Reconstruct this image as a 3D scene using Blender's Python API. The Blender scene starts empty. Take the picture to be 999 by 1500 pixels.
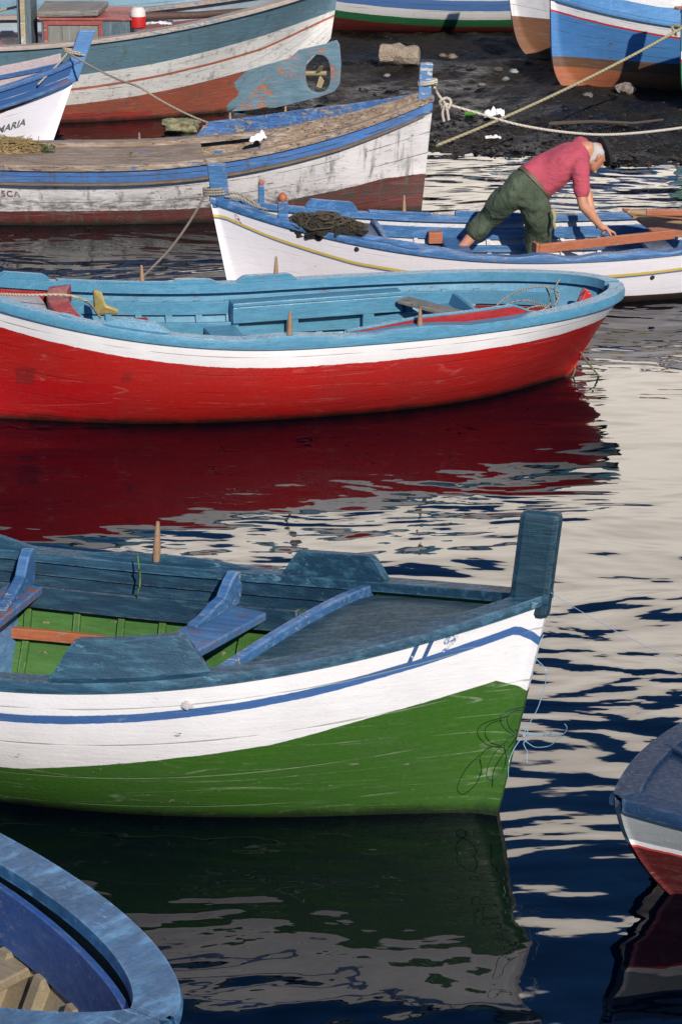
import bpy, bmesh, math, random
from math import radians as R, sin, cos, pi, sqrt
from mathutils import Vector, Matrix, noise as MN
random.seed(11)
S = bpy.context.scene
COL = S.collection

# ------------------------------------------------------------------ camera, sky, sun, exposure
CAM_H = 5.4
PITCH = 17.85
cam_d = bpy.data.cameras.new('camera')
cam = bpy.data.objects.new('camera', cam_d)
COL.objects.link(cam)
cam_d.sensor_fit = 'VERTICAL'
cam_d.sensor_height = 36
cam_d.lens = 96
cam_d.clip_end = 6000
cam.location = (0, 0, CAM_H)
cam.rotation_euler = (R(90 - PITCH), 0, 0)
S.camera = cam

SUN_EL, SUN_AZ = 31.0, 162.0       # azimuth clockwise from +Y (north): behind the camera, to the right
sun_d = bpy.data.lights.new('sun', 'SUN')
sun_d.energy = 4.6
sun_d.angle = R(.53)
sun_d.color = (1, .915, .81)
sun = bpy.data.objects.new('sun', sun_d)
COL.objects.link(sun)
to_sun = Vector((sin(R(SUN_AZ)) * cos(R(SUN_EL)), cos(R(SUN_AZ)) * cos(R(SUN_EL)), sin(R(SUN_EL))))
sun.rotation_euler = to_sun.to_track_quat('Z', 'Y').to_euler()

S.view_settings.view_transform = 'Standard'
S.view_settings.look = 'None'
S.view_settings.gamma = 1
S.view_settings.use_curve_mapping = False
S.view_settings.exposure = 0.17


# ------------------------------------------------------------------ node helper
class NT:
    def __init__(s, tree):
        s.t = tree
        s.n = tree.nodes
        s.l = tree.links

    def put(s, sock, v):
        if v is None: return
        if isinstance(v, bpy.types.NodeSocket):
            s.l.new(v, sock)
        else:
            if sock.type == 'RGBA' and not isinstance(v, (int, float)) and len(v) == 3: v = (*v, 1)
            if sock.type == 'RGBA' and isinstance(v, (int, float)): v = (v, v, v, 1)
            sock.default_value = v

    def coord(s, which='Object'):
        return s.n.new('ShaderNodeTexCoord').outputs[which]

    def mapv(s, vec, scale=(1, 1, 1), loc=(0, 0, 0), rot=(0, 0, 0)):
        m = s.n.new('ShaderNodeMapping')
        s.put(m.inputs['Vector'], vec)
        m.inputs['Scale'].default_value = scale
        m.inputs['Location'].default_value = loc
        m.inputs['Rotation'].default_value = rot
        return m.outputs[0]

    def noise(s, vec, scale=1., detail=2., rough=.5, dist=0.):
        m = s.n.new('ShaderNodeTexNoise')
        s.put(m.inputs['Vector'], vec)
        m.inputs['Scale'].default_value = scale
        m.inputs['Detail'].default_value = detail
        m.inputs['Roughness'].default_value = rough
        m.inputs['Distortion'].default_value = dist
        return m.outputs['Fac']

    def vor(s, vec, scale=1., out='Distance', feature='F1'):
        m = s.n.new('ShaderNodeTexVoronoi')
        m.feature = feature
        s.put(m.inputs['Vector'], vec)
        m.inputs['Scale'].default_value = scale
        return m.outputs[out]

    def math(s, op, a, b=None, c=None, clamp=False):
        m = s.n.new('ShaderNodeMath')
        m.operation = op
        m.use_clamp = clamp
        s.put(m.inputs[0], a)
        if b is not None: s.put(m.inputs[1], b)
        if c is not None: s.put(m.inputs[2], c)
        return m.outputs[0]

    def rng(s, x, a, b, lo=0., hi=1., smooth=True):
        m = s.n.new('ShaderNodeMapRange')
        m.interpolation_type = 'SMOOTHSTEP' if smooth else 'LINEAR'
        s.put(m.inputs['Value'], x)
        m.inputs['From Min'].default_value = a
        m.inputs['From Max'].default_value = b
        m.inputs['To Min'].default_value = lo
        m.inputs['To Max'].default_value = hi
        return m.outputs[0]

    def mix(s, f, a, b, mode='MIX'):
        m = s.n.new('ShaderNodeMix')
        m.data_type = 'RGBA'
        m.blend_type = mode
        s.put(m.inputs[0], f)
        s.put(m.inputs[6], a)
        s.put(m.inputs[7], b)
        return m.outputs[2]

    def attr(s, name):
        m = s.n.new('ShaderNodeAttribute')
        m.attribute_name = name
        return m.outputs['Fac']

    def sep(s, v):
        m = s.n.new('ShaderNodeSeparateXYZ')
        s.put(m.inputs[0], v)
        return m.outputs

    def bump(s, h, dist=1., strength=1., normal=None):
        m = s.n.new('ShaderNodeBump')
        m.inputs['Distance'].default_value = dist
        m.inputs['Strength'].default_value = strength
        s.put(m.inputs['Height'], h)
        if normal is not None: s.put(m.inputs['Normal'], normal)
        return m.outputs[0]


def new_mat(name):
    m = bpy.data.materials.new(name)
    m.use_nodes = True
    nt = NT(m.node_tree)
    p = m.node_tree.nodes['Principled BSDF']
    return m, nt, p


def weather(nt, p, base, var=.25, chip=None, chip_amt=.0, dirt=.2, rough=.5, bump=.3, grain=(1.2, 9, 9), seed=0., fade=None, streak=.25, edge=.8, cracks=0., spec=.4):
    """paint laid over boards: brush streaks along the board, patches, flakes down to what is under it, grime"""
    co = nt.mapv(nt.coord(), loc=(seed * 3.7, seed * 1.9, seed * 2.3))
    g = nt.mapv(co, scale=grain)
    n1 = nt.noise(co, 3.2, 4, .6)
    n2 = nt.noise(g, 3.0, 7, .65)
    p.inputs['Specular IOR Level'].default_value = spec
    n3 = nt.noise(co, 38, 5, .7)
    n9 = nt.noise(nt.mapv(co, scale=[q * q * .75 + 1.5 for q in grain]), 2.2, 5, .7)
    c = nt.mix(nt.rng(n1, .25, .75, 0, .75), base, [x * (1 - var) for x in base])
    c = nt.mix(nt.rng(n9, .42, .66, .0, .5), c, [x * .45 for x in base])
    hi = fade or [min(1, x * (1 + var) + .03) for x in base]
    c = nt.mix(nt.rng(n2, .45, .8, 0, streak * 1.6), c, hi)
    c = nt.mix(nt.rng(n2, .5, .22, 0, streak), c, [x * .55 for x in base])
    h = nt.math('ADD', nt.math('ADD', nt.math('MULTIPLY', n2, .7), nt.math('MULTIPLY', n3, .4)), nt.math('MULTIPLY', n9, .5))
    if cracks > 0:   # the board has checked and split along its grain
        n7 = nt.noise(nt.mapv(co, scale=(.5, 7, 7)), 3.2, 3, .6)
        k = nt.math('MULTIPLY', nt.rng(nt.math('ABSOLUTE', nt.math('SUBTRACT', n7, .5)), .012, .003), nt.rng(nt.noise(co, 2.4, 3), .38, .5))
        c = nt.mix(nt.math('MULTIPLY', k, cracks), c, [x * .12 for x in base])
        h = nt.math('SUBTRACT', h, nt.math('MULTIPLY', k, 1.2))
    if chip_amt > 0:
        n4 = nt.noise(nt.mapv(co, scale=(2.2, 6, 6)), 5.5, 9, .68)
        n5 = nt.noise(co, 1.7, 3, .5)
        thr = nt.math('ADD', n4, nt.math('MULTIPLY', nt.math('SUBTRACT', n5, .5), .5))
        k = nt.rng(thr, .72 - chip_amt * .5, .735 - chip_amt * .5)
        chipc = nt.mix(n3, chip, [x * .6 for x in chip])
        c = nt.mix(k, c, chipc)
        h = nt.math('SUBTRACT', h, nt.math('MULTIPLY', k, .5))
    if dirt > 0:
        n6 = nt.noise(co, 9, 8, .72)
        c = nt.mix(nt.rng(n6, .56, .78, 0, dirt), c, (.02, .02, .018))
    if edge > 0:      # rubbed corners
        bv = nt.n.new('ShaderNodeBevel')
        bv.samples = 4
        bv.inputs['Radius'].default_value = .016
        geo = nt.n.new('ShaderNodeNewGeometry')
        dp = nt.n.new('ShaderNodeVectorMath')
        dp.operation = 'DOT_PRODUCT'
        nt.l.new(bv.outputs[0], dp.inputs[0])
        nt.l.new(geo.outputs['Normal'], dp.inputs[1])
        e = nt.math('SUBTRACT', 1, dp.outputs['Value'])
        e = nt.math('MULTIPLY', nt.rng(e, .015, .10), nt.rng(nt.noise(co, 11, 6, .7), .42, .60))
        c = nt.mix(nt.math('MULTIPLY', e, edge), c, nt.mix(.5, chip, hi) if chip else hi)
    nt.put(p.inputs['Base Color'], c)
    nt.put(p.inputs['Roughness'], nt.rng(n3, .3, .7, rough - .12, rough + .15))
    nt.put(p.inputs['Normal'], nt.bump(h, .01, bump))
    return c


_cache = {}
def paint(base, **k):
    key = (tuple(base), tuple(sorted((a, str(b)) for a, b in k.items())))
    if key not in _cache:
        m, nt, p = new_mat('painted_wood')
        weather(nt, p, base, seed=len(_cache) + 1, **k)
        _cache[key] = m
    return _cache[key]


def hull_mat(name, base, layers, chip=(.3, .25, .2), chip_amt=.1, dirt=.2, seams=0, rough=.42, var=.15, wob=.012, slime=True, caustics_scratches=0., stains=0., bump=.35, seam_col=(.05, .045, .04), patch=None, seam_k=.75, chalk=1., grime=None):
    """layers: (attribute, colour): where the attribute is above zero that colour was painted"""
    m, nt, p = new_mat(name)
    co = nt.coord()
    g = nt.mapv(co, scale=(.9, 3, 11))
    n1 = nt.noise(co, 1.6, 5, .6)
    n2 = nt.noise(g, 2.6, 7, .65)
    n3 = nt.noise(co, 45, 4, .7)
    edge = nt.math('ADD', nt.math('MULTIPLY', nt.math('SUBTRACT', nt.noise(co, 22, 5, .7), .5), wob), nt.math('MULTIPLY', nt.math('SUBTRACT', nt.noise(co, 4, 3, .5), .5), wob * 1.3))
    c = base
    if patch:
        for (x0, x1, z0, z1, pc, f) in patch:
            xs = nt.sep(co)
            wx = nt.math('ADD', xs[0], nt.math('MULTIPLY', nt.math('SUBTRACT', nt.noise(co, 5, 4), .5), .12))
            wz = nt.math('ADD', xs[2], nt.math('MULTIPLY', nt.math('SUBTRACT', nt.noise(co, 6, 4), .5), .1))
            k = nt.math('MULTIPLY', nt.math('MULTIPLY', nt.rng(wx, x0, x0 + .02), nt.rng(wx, x1, x1 - .02)), nt.math('MULTIPLY', nt.rng(wz, z0, z0 + .02), nt.rng(wz, z1, z1 - .02)))
            c = nt.mix(nt.math('MULTIPLY', k, f), c, pc)
    for a, colr, *hw in layers:
        k = nt.math('ADD', nt.attr(a), edge)
        if hw: k = nt.math('SUBTRACT', hw[0], nt.math('ABSOLUTE', k))     # a painted line of this half width
        k = nt.rng(k, -.002, .002)
        c = nt.mix(k, c, colr)
    c = nt.mix(nt.rng(n1, .3, .72, 0, var * 2), c, nt.mix(.5, c, (.05, .05, .05)))
    c = nt.mix(nt.rng(n2, .52, .78, 0, var * 1.2 * chalk), c, nt.mix(.35, c, (.9, .88, .85)))
    h = nt.math('ADD', nt.math('MULTIPLY', n2, .6), nt.math('MULTIPLY', n3, .35))
    if seams:
        f = nt.math('FRACT', nt.math('MULTIPLY', nt.attr('lev'), seams))
        d = nt.math('ABSOLUTE', nt.math('SUBTRACT', f, .5))
        wobn = nt.math('MULTIPLY', nt.math('SUBTRACT', nt.noise(nt.mapv(co, scale=(1, 1, 1)), 3, 3), .5), .05)
        k = nt.math('MULTIPLY', nt.rng(nt.math('ADD', d, wobn), .026, .008), nt.rng(nt.noise(co, 2.3, 4), .4, .55))
        c = nt.mix(nt.math('MULTIPLY', k, seam_k), c, seam_col)
        h = nt.math('SUBTRACT', h, nt.math('MULTIPLY', k, 1.2 * seam_k))
    if chip_amt > 0:
        n4 = nt.noise(nt.mapv(co, scale=(2, 4, 7)), 4.5, 10, .7)
        thr = nt.math('ADD', n4, nt.math('MULTIPLY', nt.math('SUBTRACT', n1, .5), .4))
        k = nt.rng(thr, .73 - chip_amt * .4, .745 - chip_amt * .4)
        c = nt.mix(k, c, nt.mix(n3, chip, [x * .5 for x in chip]))
        h = nt.math('SUBTRACT', h, nt.math('MULTIPLY', k, .6))
    if caustics_scratches:  # pale wavy lines: painted water light on the green hull, scuffs elsewhere
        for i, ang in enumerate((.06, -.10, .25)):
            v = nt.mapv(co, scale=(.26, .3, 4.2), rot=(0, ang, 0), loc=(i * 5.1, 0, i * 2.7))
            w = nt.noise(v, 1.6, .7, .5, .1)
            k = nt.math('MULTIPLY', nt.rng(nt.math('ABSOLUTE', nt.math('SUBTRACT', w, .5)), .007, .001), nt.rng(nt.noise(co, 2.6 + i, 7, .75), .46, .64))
            c = nt.mix(nt.math('MULTIPLY', k, caustics_scratches), c, nt.mix(.6, c, (.75, .75, .6)))
    if stains:
        v = nt.mapv(co, scale=(7, 7, .8))
        w = nt.noise(v, 1.8, 6, .65)
        c = nt.mix(nt.rng(w, .52, .72, 0, stains), c, (.09, .085, .06))
        w2 = nt.noise(nt.mapv(co, scale=(1.5, 3, 5)), 3.5, 9, .75)
        c = nt.mix(nt.rng(w2, .54, .7, 0, stains), c, (.06, .06, .05))
    if grime:        # black growth left by the water at one height
        z0, z1, amt = grime
        gz = nt.sep(co)[2]
        gn = nt.noise(nt.mapv(co, scale=(2, 3, 6)), 4, 8, .72)
        gk = nt.math('MULTIPLY', nt.math('MULTIPLY', nt.rng(gz, z0 - .02, z0 + .03), nt.rng(gz, z1, z0 + .04)), nt.rng(gn, .38, .62))
        c = nt.mix(nt.math('MULTIPLY', gk, amt), c, (.045, .045, .035))
    if dirt:
        c = nt.mix(nt.rng(nt.noise(co, 14, 8, .75), .6, .8, 0, dirt), c, (.03, .028, .02))
    if slime:   # weed and oil line just above the water
        zz = nt.math('ADD', nt.sep(co)[2], nt.math('MULTIPLY', nt.math('SUBTRACT', nt.noise(co, 6, 6, .7), .5), .09))
        c = nt.mix(nt.rng(zz, .08, .0, 0, .9), c, (.008, .012, .006))
    nt.put(p.inputs['Base Color'], c)
    nt.put(p.inputs['Roughness'], nt.rng(n3, .3, .7, rough - .1, rough + .15))
    nt.put(p.inputs['Normal'], nt.bump(h, .012, bump))
    return m


def plain(name, base, rough=.6, var=.2, scale=8, bump=.2, dist=.01, spec=.5):
    m, nt, p = new_mat(name)
    co = nt.coord()
    n = nt.noise(co, scale, 5, .6)
    nt.put(p.inputs['Base Color'], nt.mix(n, [x * (1 - var) for x in base], [min(1, x * (1 + var)) for x in base]))
    p.inputs['Roughness'].default_value = rough
    p.inputs['Specular IOR Level'].default_value = spec
    nt.put(p.inputs['Normal'], nt.bump(nt.noise(co, scale * 4, 4), dist, bump))
    return m


# ------------------------------------------------------------------ sky
W = bpy.data.worlds.new('World')
S.world = W
W.use_nodes = True
wt = NT(W.node_tree)
for n in list(wt.n): wt.n.remove(n)
sky = wt.n.new('ShaderNodeTexSky')
sky.sky_type = 'NISHITA'
sky.sun_disc = False
sky.sun_elevation = R(SUN_EL)
sky.sun_rotation = R(SUN_AZ)
sky.air_density = .9
sky.dust_density = .3
sky.ozone_density = 6.0
bg1 = wt.n.new('ShaderNodeBackground')
wt.put(bg1.inputs[0], wt.mix(1., sky.outputs[0], (.5, .9, 1.2), 'MULTIPLY'))
bg1.inputs[1].default_value = .085
# a bank of bright haze and cloud low over the land beyond the harbour
d = wt.coord('Generated')
dx, dy, dz = wt.sep(d)
el = wt.math('MULTIPLY', wt.math('ARCSINE', dz), 57.2958)
az = wt.math('MULTIPLY', wt.math('ARCTAN2', dx, dy), 57.2958)
cn = wt.noise(wt.mapv(d, scale=(1, 1, 2.2)), 9, 6, .6)
top = wt.math('ADD', wt.rng(az, -9, 1, 16.8, 23.3), wt.math('MULTIPLY', wt.math('SUBTRACT', cn, .5), 5.))
mask = wt.rng(wt.math('SUBTRACT', top, el), -.5, .9)
mask = wt.math('MULTIPLY', mask, wt.rng(wt.math('ABSOLUTE', az), 75, 40))
bg2 = wt.n.new('ShaderNodeBackground')
tone = wt.noise(wt.mapv(d, scale=(1, 1, 3)), 5, 5, .6)
wt.put(bg2.inputs[0], wt.mix(tone, (.92, .80, .68), (1., .92, .83)))
wt.put(bg2.inputs[1], wt.rng(el, 8, 17, 1.6, 3.2))
mx = wt.n.new('ShaderNodeMixShader')
wt.put(mx.inputs[0], mask)
wt.l.new(bg1.outputs[0], mx.inputs[1])
wt.l.new(bg2.outputs[0], mx.inputs[2])
wo = wt.n.new('ShaderNodeOutputWorld')
wt.l.new(mx.outputs[0], wo.inputs[0])


# ------------------------------------------------------------------ mesh helper
class MB:
    def __init__(s):
        s.v, s.f, s.a = [], [], {}

    def add(s, pts):
        i = len(s.v)
        s.v += [tuple(p) for p in pts]
        return i

    def grid(s, rows, close=False, flip=False):
        """rows of points of equal length"""
        n = len(rows[0])
        i0 = len(s.v)
        for r in rows: s.add(r)
        for i in range(len(rows) - 1):
            for j in range(n if close else n - 1):
                a, b = i0 + i * n + j, i0 + i * n + (j + 1) % n
                c, d_ = b + n, a + n
                s.f.append((a, d_, c, b) if flip else (a, b, c, d_))
        return i0

    def loft(s, rows):
        """closed rings with end caps"""
        n = len(rows[0])
        i0 = s.grid(rows, close=True)
        s.f.append(tuple(range(i0 + n - 1, i0 - 1, -1)))
        k = i0 + (len(rows) - 1) * n
        s.f.append(tuple(range(k, k + n)))

    def box(s, c, size, rot=0., tilt=None):
        c = Vector(c)
        m = Matrix.Rotation(rot, 3, 'Z')
        if tilt: m = m @ tilt
        hx, hy, hz = (q / 2 for q in size)
        ring = lambda z: [c + m @ Vector(p) for p in ((-hx, -hy, z), (hx, -hy, z), (hx, hy, z), (-hx, hy, z))]
        s.loft([ring(-hz), ring(hz)])

    def prism(s, poly, d):
        """poly: 3d points of a flat outline; d: thickness vector"""
        d = Vector(d)
        s.loft([[Vector(p) for p in poly], [Vector(p) + d for p in poly]])

    def tube(s, path, r, n=8, r2=None):
        path = [Vector(p) for p in path]
        rows = []
        up = Vector((0.13, .21, .97)).normalized()
        for i, p in enumerate(path):
            t = (path[min(i + 1, len(path) - 1)] - path[max(i - 1, 0)])
            t = t.normalized() if t.length > 1e-9 else Vector((1, 0, 0))
            a = t.cross(up)
            if a.length < 1e-3: a = t.cross(Vector((1, 0, 0)))
            a.normalize()
            b = t.cross(a)
            f = i / max(1, len(path) - 1)
            rr = r if r2 is None else r + (r2 - r) * f
            rows.append([p + (a * cos(2 * pi * k / n) + b * sin(2 * pi * k / n)) * rr for k in range(n)])
        s.loft(rows)

    def lathe(s, prof, c=(0, 0, 0), n=20, m=None):
        c = Vector(c)
        m = m or Matrix.Identity(3)
        s.loft([[c + m @ Vector((r * cos(2 * pi * k / n), r * sin(2 * pi * k / n), z)) for k in range(n)] for r, z in prof])

    def blob(s, c, size, seed=0, amp=.25, freq=1.5, n=14, flat=None):
        c = Vector(c)
        rows = []
        for i in range(n + 1):
            th = pi * (i + .02) / (n + .04)
            row = []
            for k in range(n * 2):
                ph = 2 * pi * k / (n * 2)
                q = Vector((sin(th) * cos(ph), sin(th) * sin(ph), -cos(th)))
                f = 1 + amp * (MN.fractal(q * freq + Vector((seed * 7.1, seed * 3.3, 0)), .8, 2, 4))
                q = Vector((q.x * size[0], q.y * size[1], q.z * size[2])) * f
                if flat is not None: q.z = max(q.z, flat)
                row.append(c + q)
            rows.append(row)
        s.loft(rows)

    def build(s, name, mat, parent=None, smooth=None, bevel=0., attrs=None):
        me = bpy.data.meshes.new(name)
        me.from_pydata(s.v, [], s.f)
        bm = bmesh.new()
        bm.from_mesh(me)
        bmesh.ops.recalc_face_normals(bm, faces=bm.faces)
        bm.to_mesh(me)
        bm.free()
        if smooth is not None:
            me.shade_smooth()
            if smooth < 179: me.set_sharp_from_angle(angle=R(smooth))
        for k, vals in (attrs or {}).items():
            at = me.attributes.new(k, 'FLOAT', 'POINT')
            at.data.foreach_set('value', vals)
        for m in (mat if isinstance(mat, (list, tuple)) else [mat]): me.materials.append(m)
        o = bpy.data.objects.new(name, me)
        COL.objects.link(o)
        if parent: o.parent = parent
        if bevel:
            b = o.modifiers.new('bevel', 'BEVEL')
            b.width = bevel
            b.segments = 2
            b.limit_method = 'ANGLE'
            b.angle_limit = R(40)
            b.harden_normals = False
        return o


def tag(o, label=None, cat=None, group=None, kind=None):
    for k, v in (('label', label), ('category', cat), ('group', group), ('kind', kind)):
        if v: o[k] = v
    return o


def spline(pts, n=8):
    pts = [Vector(p) for p in pts]
    out = []
    for i in range(len(pts) - 1):
        p0, p1, p2, p3 = pts[max(i - 1, 0)], pts[i], pts[i + 1], pts[min(i + 2, len(pts) - 1)]
        for k in range(n):
            t = k / n
            out.append(.5 * ((2 * p1) + (p2 - p0) * t + (2 * p0 - 5 * p1 + 4 * p2 - p3) * t * t + (3 * p1 - p0 - 3 * p2 + p3) * t ** 3))
    out.append(pts[-1])
    return out


def interp(x, xs, ys):
    if x <= xs[0]: return ys[0]
    for i in range(len(xs) - 1):
        if x <= xs[i + 1]:
            return ys[i] + (ys[i + 1] - ys[i]) * (x - xs[i]) / (xs[i + 1] - xs[i])
    return ys[-1]


def at(px, py, Y):
    """a point of the place seen at pixel (px,py) of the 999x1500 photograph, Y metres ahead"""
    a, b = (px - 499.5) / 4000, (750 - py) / 4000
    c, s_ = cos(R(PITCH)), sin(R(PITCH))
    t = Y / (c + b * s_)
    return Vector((a * t, Y, CAM_H + (-s_ + b * c) * t))


# ------------------------------------------------------------------ boats
def ulist(a, b, n=40):
    """stations from a to b, closer together towards the ends of the boat"""
    w = lambda u: math.asin(max(-1, min(1, u)))
    return [sin(w(a) + (w(b) - w(a)) * i / n) for i in range(n + 1)]


class Boat:
    """hull lofted from plan curves: u runs -1 (aft end) .. 1 (fore end), s runs 0 (keel) .. 1 (sheer)"""
    def __init__(s, name, label, cat, q, pb=2.2, qb=1., ps=2.2, qs=.9, m=.35, me=.8, ze=2, fore=0., aft=0., tmin=.028, re=1., group=None, kr=None, rnd=0.):
        s.X, s.Y, s.h, s.L, s.B, s.z0, s.zb, s.zs, s.rb, s.rs, s.D = q
        s.pb, s.qb, s.ps, s.qs, s.m, s.me, s.ze, s.fore, s.aft, s.tmin, s.re, s.kr, s.rnd = pb, qb, ps, qs, m, me, ze, fore, aft, tmin, re, kr, rnd
        s.root = bpy.data.objects.new(name, None)
        s.root.empty_display_size = .3
        COL.objects.link(s.root)
        s.root.location = (s.X, s.Y, 0)
        s.root.rotation_euler = (0, 0, s.h)
        tag(s.root, label, cat, group)

    def Z(s, u): return s.z0 + (s.zb if u > 0 else s.zs) * abs(u) ** s.ze

    def plan(s, u):
        a = min(1, abs(u))
        return (1 - a ** s.pb) ** s.qb if u > 0 else (1 - a ** s.ps) ** s.qs

    def K(s, u): return -s.D + (s.kr[1] * (max(0, u - s.kr[0]) / (1 - s.kr[0])) ** s.kr[2] if s.kr else 0)

    def out(s, u, lv, side):
        z = s.K(u) + (s.Z(u) - s.K(u)) * lv
        if u > 0: xe = s.L / 2 - s.rb * (1 - lv) ** s.re - s.fore * (1 - lv) ** 7
        else: xe = s.L / 2 - s.rs * (1 - lv) ** s.re - s.aft * (1 - lv) ** 7
        m = s.m + (s.me - s.m) * abs(u) ** 3
        f = max(lv, 0) ** m
        if s.rnd:                                   # a round bilge amidships, finer towards the ends
            w = s.rnd * (1 - abs(u) ** 2.5)
            f = (1 - w) * f + w * sqrt(max(0, 1 - (1 - lv) ** 2))
        b = s.B / 2 * s.plan(u) * f
        return Vector((u * xe, side * max(b, s.tmin), z))

    def lev(s, u, z): return max(0., (z - s.K(u)) / (s.Z(u) - s.K(u)))

    def nrm(s, u, side, lv=1.):
        if abs(u) > .9995:
            return Vector((1 if u > 0 else -1, 0, 0)) if (s.qb if u > 0 else s.qs) < .8 else Vector((.25 * (1 if u > 0 else -1), side, 0)).normalized()
        e = 2e-4
        a, b = s.out(max(-1, u - e), lv, side), s.out(min(1, u + e), lv, side)
        t = (b - a)
        n = Vector((-t.y, t.x, 0)) * side
        return n.normalized()

    def skin(s, u, z, side, off=0.):
        """a point on the planking at height z, moved off along the outward normal"""
        lv = s.lev(u, z)
        p = s.out(u, lv, side) + s.nrm(u, side, max(lv, .05)) * off
        if off < 0 and p.y * side < .004: p.y = side * .004
        return p

    def hull(s, mat, bands=(), nu=90, ns=30, name='hull'):
        us = ulist(-1, 1, nu)
        lv = [(i / ns) ** .8 for i in range(ns + 1)]
        mb = MB()
        at_ = {k: [] for k, _ in bands}
        at_['lev'] = []
        for side in (-1, 1):
            rows = []
            for u in us:
                row = []
                for l in lv:
                    p = s.out(u, l, side)
                    row.append(p)
                    for k, fn in bands: at_[k].append(fn(u, p.z))
                    at_['lev'].append(l)
                rows.append(row)
            mb.grid(rows)
        n = ns + 1
        half = (nu + 1) * n
        for e in (0, nu):
            for j in range(ns):
                a = e * n + j
                mb.f.append((a, a + 1, half + a + 1, half + a))
        return mb.build(name, mat, s.root, smooth=50, attrs=at_)

    def lining(s, mat, zb, t=.045, u0=-.985, u1=.985, top=.012, name='inner_planking'):
        """the inner face of the planking and a sole at height zb"""
        mb = MB()
        us = ulist(u0, u1, 60)
        for side in (-1, 1):
            rows = []
            for u in us:
                zt = s.Z(u) - top
                rows.append([s.skin(u, zb + (zt - zb) * k / 8, side, -t) for k in range(9)])
            mb.grid(rows)
        o = mb.build(name, mat, s.root, smooth=50)
        return o

    def sole(s, mat, z, u0=-.9, u1=.9, t=.045, boards=9, name='floorboards'):
        mb = MB()
        us = ulist(u0, u1, 40)
        for i in range(boards):
            rows = []
            for u in us:
                w = abs(s.skin(u, z, 1, -t).y)
                y0, y1 = -w + 2 * w * i / boards, -w + 2 * w * (i + 1) / boards - .006
                x = s.skin(u, z, 1, -t).x
                dz = .006 * sin(i * 2.3)
                rows.append([Vector((x, y0, z - .02)), Vector((x, y1, z - .02)), Vector((x, y1, z + dz)), Vector((x, y0, z + dz))])
            mb.loft(rows)
        return mb.build(name, mat, s.root)

    def sweep(s, name, mat, us, side, prof, bevel=.006, z=None, smooth=40, clamp=True):
        """prof(u) -> [(outward offset, height above the base)], closed; the base is the sheer, or the planking at height z(u)"""
        mb = MB()
        rows = []
        for u in us:
            if z is None: base, n = s.out(u, 1, side), s.nrm(u, side)
            else:
                zz = z(u)
                base, n = s.skin(u, zz, side), s.nrm(u, side, max(.05, s.lev(u, zz)))
            row = []
            for o, dz in prof(u):
                p = base + n * o + Vector((0, 0, dz))
                if clamp and p.y * side < .002: p.y = side * .002
                row.append(p)
            rows.append(row)
        mb.loft(rows)
        return mb.build(name, mat, s.root, smooth=smooth, bevel=bevel)

    def rail(s, mat, inn=.075, outw=.02, lo=-.006, hi=.04, u0=-1, u1=1, pad=None, name='gunwale', sides=(-1, 1), bevel=.008):
        for side in sides:
            def pr(u):
                h = hi + (pad(u, side) if pad else 0)
                return [(-inn, lo), (outw, lo), (outw + .004, (lo + h) / 2), (outw - .006, h), (-inn + .005, h)]
            s.sweep(name, mat, ulist(u0, u1, 110), side, pr, bevel)

    def board(s, mat, u0, u1, side, hfn, t=.03, off=-.03, lo=.015, n=36, name='washboard', lean=.0, bevel=.006):
        us = [u0 + (u1 - u0) * i / n for i in range(n + 1)]
        return s.sweep(name, mat, us, side, lambda u: [(off - t / 2, lo), (off + t / 2, lo), (off + t / 2 + lean * hfn(u), lo + hfn(u)), (off - t / 2 + lean * hfn(u), lo + hfn(u))], bevel)

    def strip(s, mat, u0, u1, side, z, w, t=.025, off=-.045, n=40, name='stringer', bevel=.004):
        """a lengthwise board against the inner planking: z(u) lower edge, w height, t thickness"""
        us = ulist(u0, u1, n)
        return s.sweep(name, mat, us, side, lambda u: [(off, 0), (off, w), (off - t, w), (off - t, 0)], bevel, z=z)

    def rib(s, mat, u, side, zb, zt, w=.035, t=.03, off=-.045):
        mb = MB()
        rows = []
        for k in range(9):
            z = zb + (zt - zb) * k / 8
            p = s.skin(u, z, side, off)
            n = s.nrm(u, side, max(.05, s.lev(u, z)))
            tx = Vector((n.y, -n.x, 0)) * side
            rows.append([p - tx * w / 2, p + tx * w / 2, p + tx * w / 2 - n * t, p - tx * w / 2 - n * t])
        mb.loft(rows)
        return mb.build('rib', mat, s.root, smooth=40)

    def across(s, mat, u, z, w, t, name='thwart', u2=None, off=-.05, bevel=.008, worn=None):
        """a board from side to side, its top at z; u on the -1 side, u2 on the +1 side"""
        u2 = u if u2 is None else u2
        a, b = s.skin(u, z, -1, off), s.skin(u2, z, 1, off)
        d_ = (b - a).normalized()
        n = Vector((-d_.y, d_.x, 0)) * (w / 2)
        mb = MB()
        rows = []
        for i in range(9):
            p = a.lerp(b, i / 8)
            rows.append([p - n - Vector((0, 0, t)), p + n - Vector((0, 0, t)), p + n, p - n])
        mb.loft(rows)
        return mb.build(name, mat, s.root, bevel=bevel)

    def bulkhead(s, mat, u, z0, z1, t=.03, name='bulkhead', off=-.046):
        mb = MB()
        rows = []
        for k in range(9):
            z = z0 + (z1 - z0) * k / 8
            a, b = s.skin(u, z, -1, off), s.skin(u, z, 1, off)
            rows.append([a - Vector((t / 2, 0, 0)), b - Vector((t / 2, 0, 0)), b + Vector((t / 2, 0, 0)), a + Vector((t / 2, 0, 0))])
        mb.loft(rows)
        return mb.build(name, mat, s.root, bevel=.004)

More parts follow.
